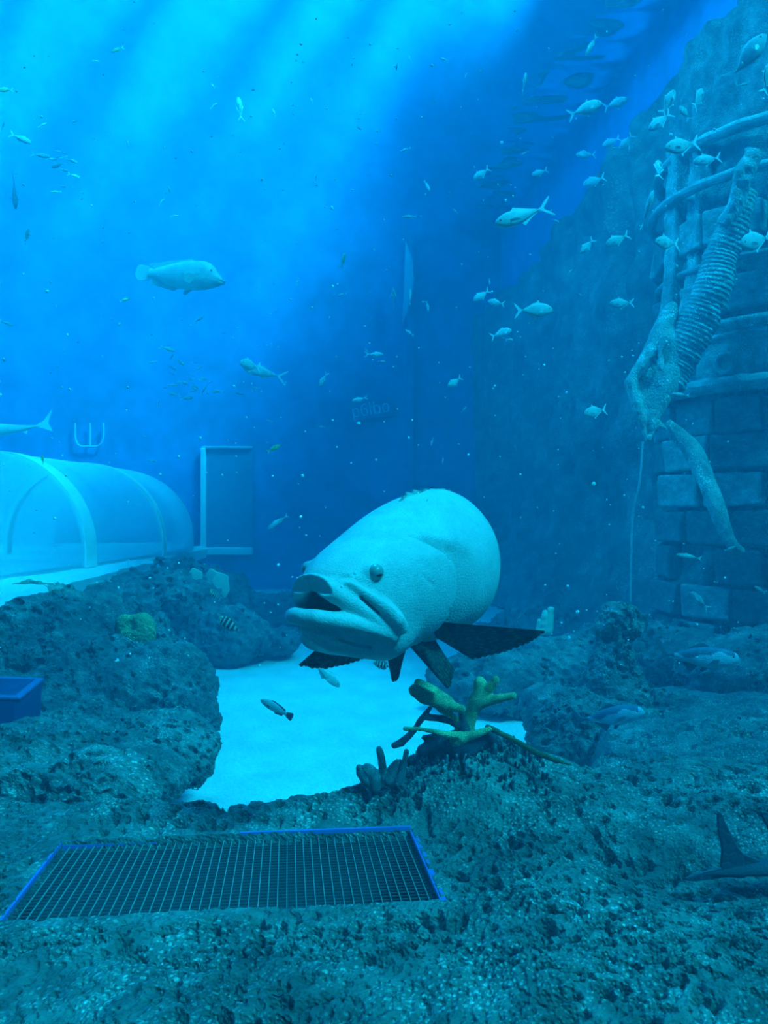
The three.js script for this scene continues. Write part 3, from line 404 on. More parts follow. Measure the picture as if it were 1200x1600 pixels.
// ---------------------------------------------------------------- the grouper: forward is +z, left is +x, up is +y; the eyes are at height 0
{
  const fs = [-2.0, -1.7, -1.4, -1.1, -.85, -.6, -.4, -.2, -.05, .06, .14, .175, .2, .21];
  const top = table(fs, [.05, .08, .15, .24, .295, .285, .25, .19, .135, .095, .05, .02, -.02, -.08]);
  const bot = table(fs, [-.1, -.16, -.3, -.41, -.455, -.455, -.43, -.385, -.34, -.3, -.26, -.22, -.17, -.1]);
  const wid = table(fs, [.03, .07, .17, .28, .35, .345, .308, .262, .222, .19, .155, .125, .08, .02]);
  const lipU = [[.0, -.008, .226, .036], [.03, -.015, .221, .037], [.06, -.034, .204, .039], [.095, -.066, .172, .04], [.128, -.103, .135, .04], [.162, -.148, .09, .038], [.193, -.2, .035, .035], [.213, -.255, -.025, .03], [.222, -.29, -.06, .018]];
  const maxi = [[.14, -.03, .12, .02], [.19, -.088, .068, .03], [.225, -.15, .005, .04], [.243, -.21, -.05, .043], [.242, -.255, -.085, .034]];
  const lipL = [[.0, -.155, .272, .036], [.06, -.156, .258, .036], [.115, -.172, .21, .036], [.16, -.198, .14, .034], [.194, -.235, .06, .03], [.214, -.275, -.015, .024], [.22, -.3, -.05, .016]];
  const jaw = [[.0, -.215, .205, .065], [.05, -.25, .13, .085], [.08, -.285, .0, .1], [.09, -.31, -.15, .12]];
  const shift = (c, dy, dz, r, dx = 0) => c.map((p) => [p[0] + dx, p[1] + dy, p[2] + dz, r]);
  const crease1 = [[.0, .035, .2, .003], [.05, .027, .19, .004], [.105, .008, .155, .006], [.16, -.014, .105, .012], [.218, -.065, .045, .017], [.262, -.125, -.02, .021], [.287, -.19, -.08, .018], [.287, -.245, -.12, .008]];
  const crease2 = [[.175, -.092, .095, .009], [.213, -.16, .03, .012], [.237, -.23, -.03, .011]];
  const crease3 = [[.05, -.198, .265, .004], [.12, -.218, .21, .009], [.17, -.24, .135, .01], [.208, -.275, .05, .01], [.232, -.315, -.02, .007]];
  const crease4 = [[.03, -.235, .235, .006], [.04, -.27, .19, .012], [.055, -.31, .13, .012], [.075, -.345, .06, .005]], crease5 = [[.1, -.25, .2, .004], [.13, -.29, .11, .008], [.16, -.325, .02, .006]];
  const fold = [[.2, -.325, .03, .006], [.245, -.345, -.1, .008], [.29, -.33, -.22, .006]];
  const gillAt = table([-.5, -.42, -.32, -.2, -.1, 0, .07, .13], [-.2, -.3, -.38, -.42, -.435, -.41, -.34, -.25]);
  const sdf = (x, y, z) => {
    const a = Math.sqrt(x * x + 2e-4), zc = clamp(z, -2, .21), t = top(zc), b = bot(zc), w = wid(zc), c = (t + b) / 2, h = (t - b) / 2;
    const yy = (y - c) / h, wide = w * (yy > 0 ? 1 - .2 * yy * yy * (z > -.5 ? 1 : 1) : 1);
    let d = (Math.pow(Math.pow(Math.abs(yy), 2.15) + Math.pow(a / wide, 2.15), 1 / 2.15) - 1) * Math.min(h, w) * .95;
    if (z > .21) d = Math.max(d, z - .21);
    if (z < -2) d = Math.max(d, -2 - z);
    if (y < .15) { const e = z - gillAt(clamp(y, -.5, .13)), on = sstep(.14, .02, y); d -= .022 * sstep(-.002, .006, e) * sstep(.5, .02, e) * on; if (e < 0) d += .042 * sstep(-.2, -.004, e) * on; }       // the edge of the gill cover stands proud of the flank
    if (z > -.3) {
      d = smin(d, chain(a, y, z, jaw), .09);
      const pit = Math.min(ell(a, y, z, [0, -.125, .115], [.135, .055, .13]), ell(a, y, z, [0, -.105, .18], [.085, .05, .09]));
      d = smax(d, -Math.min(pit, ell(a, y, z, [0, -.165, .03], [.175, .075, .16])), .03);
      d = smin(d, chain(a, y, z, lipL), .022);
      d = smin(d, chain(a, y, z, maxi), .02);
      d = smin(d, chain(a, y, z, lipU), .018);
      d = smax(d, -chain(a, y, z, crease1), .02);
      d = smax(d, -chain(a, y, z, crease2), .014);
      d = smax(d, -chain(a, y, z, crease3), .012);
      d = smax(d, -chain(a, y, z, crease4), .014); d = smax(d, -chain(a, y, z, crease5), .02);
      d = smax(d, -chain(a, y, z, fold), .016);
      d = smin(d, ell(a, y, z, [.166, .0, -.005], [.038, .038, .046]), .03);
      d = smax(d, -Math.min(ell(a, y, z, [.158, .016, .075], [.02, .009, .008]), ell(a, y, z, [.152, .002, .09], [.02, .007, .007])), .004);
    }
    d = smax(d, -seg(a, y, z, [.285, -.045, -.22], [.305, -.1, -.275], .005, .006), .012);
    return d;
  };
  const G = nets(sdf, [-.36, -.56, -2.04], [.36, .4, .42], .0055, 1.7);
  uvBy(G, (x, y, z) => [z * 1.0, Math.atan2(Math.abs(x), y + .06) * .32]);
  // scales: small overlapping scutes, coarser on the crown and fine on the flank
  const scaleBump = tex(1024, (u, v) => { const [d1, d2] = wrapWorley(u, v, 80), [e1, e2] = wrapWorley(u, v, 170, 9); return .1 + .6 * (1 - sstep(.05, .62, d1)) + .25 * (1 - sstep(.05, .6, e1)) + .06 * tiled(u, v, 256); void d2, e2; }, false);
  const skinMap = tex(1024, (u, v) => { const [d1, d2] = wrapWorley(u, v, 80), n = tiled(u, v, 9) * .5 + tiled(u, v, 23, 3) * .3 + tiled(u, v, 61, 5) * .3; const k = .74 + .06 * n + .05 * sstep(0, .3, d2 - d1) + .03 * tiled(u, v, 300, 2); return [k * .95, k, k * .98]; });
  const skin = new THREE.MeshPhysicalMaterial({ map: skinMap, bumpMap: scaleBump, bumpScale: .0019, roughness: .55, color: rgb(1, 1, 1) });
  const finMap = tex(512, (u, v) => { const [d1] = wrapWorley(u, v, 22, 4), k = d1 < .3 ? .33 : .13 + .04 * tiled(u, v, 40); return [k * .95, k, k * .8]; });
  const finMat = new THREE.MeshStandardMaterial({ map: finMap, roughness: .7, side: THREE.DoubleSide });
  const g = thing('giant_grouper', 'huge pale grouper with open downturned mouth swimming towards the glass above the sand', 'grouper');

  mesh('body', G, skin, g);
  for (const s of [1, -1]) {
    const e = mesh('eye', new THREE.SphereGeometry(.036, 28, 20), new THREE.MeshPhysicalMaterial({ color: rgb(.3, .31, .28), roughness: .25, clearcoat: .6 }), g); e.position.set(s * .188, .0, .003);
    const pup = mesh('pupil', new THREE.SphereGeometry(.027, 20, 14), mat(.03, .035, .045, .15), e); pup.position.set(s * .0095, -.008, .005); pup.scale.set(1, .5, .9);
  }
  // dorsal fin: folded spines with scalloped skin between them
  const spine = []; for (let k = 0; k <= 13; k++) spine.push(-.42 - k * .052);
  const dors = sheet(104, 5, (s, t) => { const z = lerp(-.42, -1.2, s), y0 = top(z) - .012, k = (s * 13) % 1, hgt = (.028 + .012 * Math.sin(s * 9)) * (1 - .55 * k) + (s > .93 ? .035 * (s - .93) / .07 : 0); return [.012 * Math.sin(s * 26) * t + .004, y0 + t * hgt * sstep(0, .05, s), z - t * .02]; });
  const dors2 = dors.clone(); { const p = dors2.attributes.position; for (let i = 0; i < p.count; i++) p.setX(i, p.getX(i) - .008); const I = dors2.index.array; for (let i = 0; i < I.length; i += 3) { const q = I[i]; I[i] = I[i + 1]; I[i + 1] = q; } dors2.computeVertexNormals(); }
  mesh('dorsal_fin', mergeGeometries([dors, dors2]), new THREE.MeshStandardMaterial({ map: skinMap, roughness: .6, side: THREE.DoubleSide, color: rgb(.75, .78, .75) }), g);
  // a fin with rays: root line to rim, ridged along the rays and ragged at the rim; drawn by corners in the fish's axes
  function fin(name, a, b, tipA, tipB, bulge, rays, ragged, sag = [0, 0, 0]) {
    const V = (p) => new THREE.Vector3(...p), A = V(a), B = V(b), C = V(tipA), D = V(tipB), S = V(sag), r = rng(rays * 7 + 3), cut = Array.from({ length: rays + 1 }, () => r());
    const n = B.clone().sub(A).cross(C.clone().sub(A)).normalize();
    const f = (off) => sheet(rays * 6, 16, (s, t) => {
      const k = s * rays, fr = k % 1, edge = 1 + bulge * Math.sin(Math.PI * s) - ragged * (Math.abs(fr - .5) < .12 ? .5 : 0) - ragged * cut[Math.floor(k)];
      const tt = t * edge, p = A.clone().lerp(B, s).lerp(C.clone().lerp(D, s), tt).addScaledVector(S, t * t).addScaledVector(n, .004 * Math.cos(k * Math.PI * 2) * t + off * (1 - .8 * t)); return [p.x, p.y, p.z, s * .5, t * .5];
    }, off < 0);
    return mesh(name, mergeGeometries([f(.012), f(-.012)]), finMat, g);
  }
  fin('pectoral_fin', [.2, -.31, -.41], [.19, -.38, -.45], [.71, -.335, -.56], [.36, -.49, -.5], .12, 14, .02, [0, .0, 0]);
  fin('pectoral_fin', [-.2, -.34, -.2], [-.18, -.37, -.42], [-.35, -.49, -.06], [-.27, -.55, -.56], .25, 16, .05, [0, 0, 0]);
  fin('pelvic_fin', [-.04, -.42, -.36], [-.05, -.43, -.56], [-.08, -.64, -.45], [-.08, -.63, -.5], .06, 6, .03);
  fin('pelvic_fin', [.09, -.42, -.38], [.09, -.42, -.56], [.2, -.66, -.52], [.19, -.58, -.6], .06, 7, .06);
  fin('tail_fin', [0, .1, -1.93], [0, -.12, -1.93], [0, .22, -2.3], [0, -.26, -2.3], .12, 14, .02);
  fin('rear_dorsal_fin', [0, .2, -1.2], [0, .1, -1.6], [0, .24, -1.34], [0, .16, -1.75], .12, 12, .02);
  fin('anal_fin', [0, -.36, -1.25], [0, -.22, -1.55], [0, -.52, -1.5], [0, -.33, -1.75], .12, 10, .02);
  // the tail swings away to the right of the fish
  g.traverse((o) => { if (!o.isMesh || o.name === 'eye' || o.name === 'pupil') return; const p = o.geometry.attributes.position; for (let i = 0; i < p.count; i++) { const z = p.getZ(i), e = Math.max(0, -z - .65); p.setX(i, p.getX(i) - .42 * e * e + .04 * e * e * e); } o.geometry.computeVertexNormals(); });
  g.position.copy(at(534, 891, 3.55));
  g.rotation.order = 'YXZ'; g.rotation.set(.1, -.62, 0.0);
}
// ---------------------------------------------------------------- the other fish. A species is built once, one metre from snout to fork, snout to +x; every individual is a copy
const fishSkin = tex(256, (u, v) => { const [d1, d2] = wrapWorley(u, v, 26), k = .88 + .05 * sstep(0, .35, d2 - d1) + .05 * tiled(u, v, 12); return [k * .97, k, k * .99]; });
const fishBump = tex(256, (u, v) => { const [d1, d2] = wrapWorley(u, v, 26); return sstep(0, .4, d2 - d1); }, false);
function fishBody(sp, n = 30, m = 18) {
  const t = table(...sp.top), b = table(...sp.bot), w = table(...sp.wid), x0 = sp.top[0][0], x1 = .5;
  return sheet(m, n, (s, v) => {
    const x = lerp(x0, x1, 1 - Math.pow(1 - v, 1.35)), a = s * Math.PI * 2, c = (t(x) + b(x)) / 2, h = Math.max(.002, (t(x) - b(x)) / 2), q = Math.sin(a), r = Math.cos(a);
    return [x, c + h * Math.sign(q) * Math.pow(Math.abs(q), .9), w(x) * Math.sign(r) * Math.pow(Math.abs(r), .85), x * 1.6, s * 1.2];
  });
}
const smoothOutline = (pts, closed = true, n = 40) => new THREE.CatmullRomCurve3(pts.map((p) => new THREE.Vector3(p[0], p[1], 0)), closed, 'centripetal').getPoints(n).map((p) => [p.x, p.y]);
const protos = {};
function species(key, name, sp) {
  const g = new THREE.Group(); g.name = name;
  const skin = new THREE.MeshPhysicalMaterial({ map: fishSkin, bumpMap: fishBump, bumpScale: .002, color: rgb(...sp.color), roughness: .38, vertexColors: !!sp.paint });
  const fin = new THREE.MeshStandardMaterial({ color: rgb(...(sp.finColor ?? sp.color)), roughness: .6, side: THREE.DoubleSide });
  const body = fishBody(sp, sp.n ?? 30, sp.m ?? 18); if (sp.paint) colorBy(body, sp.paint);
  mesh('body', body, skin, g);
  const part = (n, o, th, dx = 0, m = fin) => { const p = mesh(n, plate(o, th), m, g); p.position.x = dx; return p; };
  part('tail_fin', sp.tail, .012); if (sp.dorsal) part('dorsal_fin', sp.dorsal, .01); if (sp.anal) part('anal_fin', sp.anal, .01);
  if (sp.pelvic) part('pelvic_fin', sp.pelvic, .01);
  for (const s of [1, -1]) {
    if (sp.pec) { const p = part('pectoral_fin', sp.pec, .008); p.position.set(sp.pecAt[0], sp.pecAt[1], s * (table(...sp.wid)(sp.pecAt[0]) * .93)); p.rotation.set(s * .25, s * (sp.pecOut ?? .5), 0); }
    const e = mesh('eye', new THREE.SphereGeometry(sp.eye[2], 12, 8), sp.eyeMat ?? EYEMAT, g); e.position.set(sp.eye[0], sp.eye[1], s * (table(...sp.wid)(sp.eye[0]) * .86)); e.scale.z = .5;
  }
  protos[key] = g; return g;
}
const EYEMAT = mat(.02, .02, .03, .2);
const X = [-.5, -.44, -.34, -.2, -.05, .1, .22, .32, .4, .46, .5];
species('pompano', 'pompano', { color: [.8, .84, .84], top: [X, [.03, .032, .06, .14, .2, .22, .205, .17, .12, .075, .0]], bot: [X, [-.03, -.034, -.07, -.15, -.21, -.225, -.2, -.16, -.115, -.075, -.045]], wid: [X, [.014, .018, .03, .055, .075, .085, .085, .075, .058, .036, .004]],
  tail: smoothOutline([[-.47, .03], [-.52, .05], [-.62, .16], [-.72, .25], [-.68, .14], [-.6, .02], [-.6, -.02], [-.68, -.14], [-.72, -.25], [-.62, -.16], [-.52, -.05], [-.47, -.03]]), dorsal: [[.1, .2], [.06, .3], [.03, .31], [.0, .25], [-.15, .2], [-.4, .07], [-.42, .035], [-.2, .12], [.0, .18]], anal: [[.0, -.2], [-.04, -.3], [-.07, -.31], [-.1, -.24], [-.25, -.16], [-.41, -.07], [-.42, -.035], [-.2, -.12]],
  pec: [[0, .02], [-.06, .05], [-.15, .0], [-.17, -.05], [-.08, -.05], [0, -.03]], pecAt: [.2, -.05], eye: [.37, .03, .028] });
species('jack', 'jack', { color: [.78, .84, .82], top: [X, [.022, .022, .04, .085, .13, .15, .148, .13, .1, .06, .0]], bot: [X, [-.022, -.024, -.045, -.09, -.13, -.145, -.14, -.12, -.09, -.055, -.03]], wid: [X, [.012, .016, .03, .055, .075, .085, .085, .075, .056, .035, .004]],
  tail: smoothOutline([[-.47, .022], [-.52, .04], [-.62, .12], [-.76, .2], [-.68, .1], [-.58, .015], [-.58, -.015], [-.68, -.1], [-.76, -.2], [-.62, -.12], [-.52, -.04], [-.47, -.022]]), dorsal: [[.12, .14], [.04, .2], [.0, .185], [-.2, .11], [-.42, .035], [-.43, .02], [-.2, .08], [.0, .13]], anal: [[-.02, -.13], [-.1, -.2], [-.13, -.18], [-.25, -.11], [-.42, -.035], [-.43, -.02], [-.2, -.08]],
  pec: [[0, .02], [-.1, .025], [-.22, -.03], [-.2, -.045], [-.08, -.035], [0, -.02]], pecAt: [.2, -.035], eye: [.38, .03, .024] });
const backTone = (x, y) => y > .035 + .05 * Math.sin(x * 7) - .02 * Math.sin(x * 23) && x < .42 || (x < -.4) ? [.16, .24, .32] : [1, 1, 1];
species('big_jack', 'two_toned_jack', { ...{ color: [.7, .8, .95], finColor: [.1, .16, .2], paint: backTone, n: 60, m: 40 }, top: [X, [.024, .024, .045, .095, .135, .15, .148, .132, .105, .07, .0]], bot: [X, [-.022, -.024, -.05, -.1, -.14, -.15, -.14, -.12, -.09, -.055, -.03]], wid: [X, [.014, .018, .035, .06, .08, .09, .09, .08, .06, .038, .004]],
  tail: smoothOutline([[-.47, .022], [-.52, .04], [-.58, .14], [-.66, .24], [-.63, .1], [-.57, .015], [-.57, -.015], [-.63, -.1], [-.7, -.22], [-.62, -.12], [-.52, -.04], [-.47, -.022]]), dorsal: [[.1, .14], [.0, .2], [-.06, .19], [-.22, .11], [-.3, .09], [-.1, .13]], anal: [[-.06, -.13], [-.16, -.23], [-.2, -.2], [-.28, -.1], [-.2, -.09]], pec: [[0, .02], [-.1, .03], [-.2, -.02], [-.2, -.04], [-.08, -.035], [0, -.02]], pecAt: [.2, -.03], pelvic: [[.08, -.14], [.0, -.22], [-.04, -.2], [.0, -.14]], eye: [.39, .035, .02] });
species('slim', 'fusilier', { color: [.8, .86, .8], n: 22, m: 12, top: [X, [.018, .02, .035, .06, .085, .1, .1, .088, .066, .04, .0]], bot: [X, [-.018, -.02, -.035, -.06, -.085, -.1, -.1, -.085, -.064, -.04, -.02]], wid: [X, [.012, .014, .025, .045, .06, .068, .066, .058, .044, .028, .004]],
  tail: [[-.47, .018], [-.54, .05], [-.66, .13], [-.57, .0], [-.66, -.13], [-.54, -.05], [-.47, -.018]], dorsal: [[.15, .09], [.08, .14], [-.1, .115], [-.32, .06], [-.34, .03], [0, .085]], anal: [[-.1, -.08], [-.16, -.12], [-.34, -.05], [-.34, -.03]], pec: [[0, .012], [-.08, .02], [-.12, -.02], [0, -.02]], pecAt: [.22, -.02], eye: [.38, .015, .022] });
const stripes = (x, y) => { const k = [-.4, -.22, -.03, .16, .31].some((c, i) => Math.abs(x - c - .06 * y) < [.035, .05, .055, .05, .03][i]); return k ? [.03, .04, .07] : x > .4 || y > .15 ? [.75, .85, .5] : [1, 1, .95]; };
species('sergeant', 'sergeant_fish', { color: [.85, .88, .85], finColor: [.2, .25, .3], paint: stripes, n: 80, m: 24, top: [X, [.05, .052, .08, .15, .2, .22, .21, .18, .13, .08, .0]], bot: [X, [-.05, -.052, -.085, -.15, -.2, -.215, -.2, -.17, -.12, -.075, -.03]], wid: [X, [.016, .02, .035, .06, .08, .09, .088, .076, .056, .034, .004]],
  tail: smoothOutline([[-.47, .05], [-.55, .1], [-.68, .17], [-.62, .03], [-.62, -.03], [-.68, -.17], [-.55, -.1], [-.47, -.05]]), dorsal: [[.22, .2], [.14, .27], [-.05, .28], [-.22, .27], [-.36, .22], [-.38, .1], [-.2, .13], [0, .18]], anal: [[.0, -.19], [-.1, -.26], [-.28, -.26], [-.37, -.18], [-.36, -.09], [-.2, -.13]], pec: [[0, .03], [-.1, .05], [-.13, -.02], [0, -.03]], pecAt: [.22, -.02], pelvic: [[.14, -.2], [.04, -.31], [.0, -.28], [.04, -.2]], eye: [.37, .04, .026] });
species('wrasse', 'humphead_wrasse', { color: [.78, .86, .78], finColor: [.55, .66, .6], n: 46, m: 26, top: [[-.5, -.44, -.34, -.2, -.05, .1, .2, .28, .33, .37, .42, .47, .5], [.05, .055, .085, .125, .165, .185, .185, .175, .155, .12, .06, .01, -.035]], bot: [[-.5, -.44, -.34, -.2, -.05, .1, .22, .32, .4, .46, .5], [-.055, -.06, -.09, -.14, -.17, -.175, -.165, -.145, -.12, -.095, -.07]], wid: [X, [.02, .028, .045, .075, .098, .108, .105, .092, .07, .05, .012]],
  tail: smoothOutline([[-.46, .05], [-.55, .085], [-.64, .09], [-.68, .02], [-.68, -.04], [-.64, -.09], [-.55, -.09], [-.46, -.055]]), dorsal: [[.18, .17], [.06, .2], [-.2, .165], [-.38, .13], [-.48, .12], [-.5, .1], [-.42, .06], [-.2, .1], [0, .15]], anal: [[-.06, -.15], [-.14, -.2], [-.36, -.155], [-.48, -.13], [-.44, -.06], [-.2, -.12]], pec: [[0, .03], [-.06, .05], [-.13, .02], [-.13, -.06], [-.06, -.08], [0, -.03]], pecAt: [.16, -.035], pecOut: .9, pelvic: [[.12, -.165], [.02, -.24], [-.01, -.22], [.02, -.165]], eye: [.36, .06, .014] });
{ // thick lips for the wrasse, a mouth for the jacks
  const lip = mesh('lips', mergeGeometries([tube([[.47, -.02, .045], [.5, -.03, .025], [.512, -.034, 0], [.5, -.03, -.025], [.47, -.02, -.045]].map((p) => [p[0], p[1] - .012, p[2]]), .014, 16, 8), tube([[.46, -.065, .045], [.492, -.068, .025], [.503, -.068, 0], [.492, -.068, -.025], [.46, -.065, -.045]], .014, 16, 8)]), mat(.6, .72, .6, .5), protos.wrasse); void lip;
}
species('reef_wrasse', 'thicklip_fish', { color: [.5, .62, .65], finColor: [.03, .05, .08], n: 30, m: 18, top: [X, [.05, .052, .075, .115, .145, .155, .145, .12, .085, .05, .0]], bot: [X, [-.05, -.052, -.07, -.1, -.125, -.135, -.125, -.105, -.08, -.05, -.03]], wid: [X, [.018, .022, .035, .06, .075, .085, .08, .068, .05, .03, .006]],
  tail: smoothOutline([[-.46, .05], [-.56, .1], [-.68, .12], [-.7, 0], [-.68, -.12], [-.56, -.1], [-.46, -.05]]), dorsal: [[.2, .13], [.1, .19], [-.2, .16], [-.4, .11], [-.42, .06], [0, .13]], anal: [[-.05, -.12], [-.12, -.17], [-.36, -.12], [-.38, -.06]], pec: [[0, .02], [-.1, .03], [-.13, -.03], [0, -.02]], pecAt: [.2, -.02], eye: [.38, .03, .02] });
species('yellow', 'yellowtail_fish', { color: [.85, .8, .35], n: 20, m: 12, top: [X, [.03, .034, .06, .11, .15, .16, .15, .12, .085, .05, .0]], bot: [X, [-.03, -.034, -.06, -.11, -.15, -.16, -.15, -.12, -.085, -.05, -.02]], wid: [X, [.014, .018, .03, .05, .066, .07, .068, .056, .044, .03, .004]],
  tail: [[-.47, .03], [-.54, .08], [-.7, .2], [-.58, .0], [-.7, -.2], [-.54, -.08], [-.47, -.03]], dorsal: [[.15, .14], [.08, .21], [-.2, .17], [-.34, .09], [0, .14]], anal: [[-.05, -.13], [-.1, -.2], [-.34, -.08]], pec: [[0, .012], [-.08, .02], [-.12, -.02], [0, -.02]], pecAt: [.22, -.02], eye: [.38, .02, .024] });

const usedProto = new Set();
// head: degrees in the picture plane, 0 = to the right, 90 = up; turn: towards the eye (+) or away (-)
function swim(key, px, py, len, head, d, label, { turn = 0, roll = 0, group, kind = 'fish' } = {}) {
  const o = usedProto.has(key) ? protos[key].clone() : protos[key]; usedProto.add(key); o.name = numbered(key === 'big_jack' ? 'two_toned_jack' : protos[key].userData.base ??= protos[key].name.replace(/_\d+$/, ''));
  const a = head * Math.PI / 180, b = turn * Math.PI / 180, f = new THREE.Vector3(Math.cos(b) * Math.cos(a), Math.cos(b) * Math.sin(a), Math.sin(b));
  let up = Math.abs(f.y) > .85 ? new THREE.Vector3(Math.cos(a + Math.PI / 2) * (Math.cos(a) < 0 ? -1 : 1), .2, .3) : new THREE.Vector3(0, 1, 0); up.addScaledVector(f, -up.dot(f)).normalize();
  const r = new THREE.Vector3().crossVectors(f, up); if (roll) { const q = new THREE.Quaternion().setFromAxisAngle(f, roll * Math.PI / 180); up.applyQuaternion(q); r.applyQuaternion(q); }
  o.quaternion.setFromRotationMatrix(new THREE.Matrix4().makeBasis(f, up, r));
  const s = len * d / F / (1.18 * Math.max(.35, Math.cos(b))); o.scale.setScalar(s);
  o.position.copy(at(px, py, d)).addScaledVector(f, .1 * s); scene.add(o); o.userData = { base: o.userData.base }; tag(o, label, kind, group); delete o.userData.base; o.name = o.name; protos[key].userData.base = protos[key].name.replace(/_\d+$/, ''); return o;
}
swim('wrasse', 279, 430, 146, -7, 15, 'large humphead wrasse swimming right in the light shafts above the tunnel', { turn: 12 });
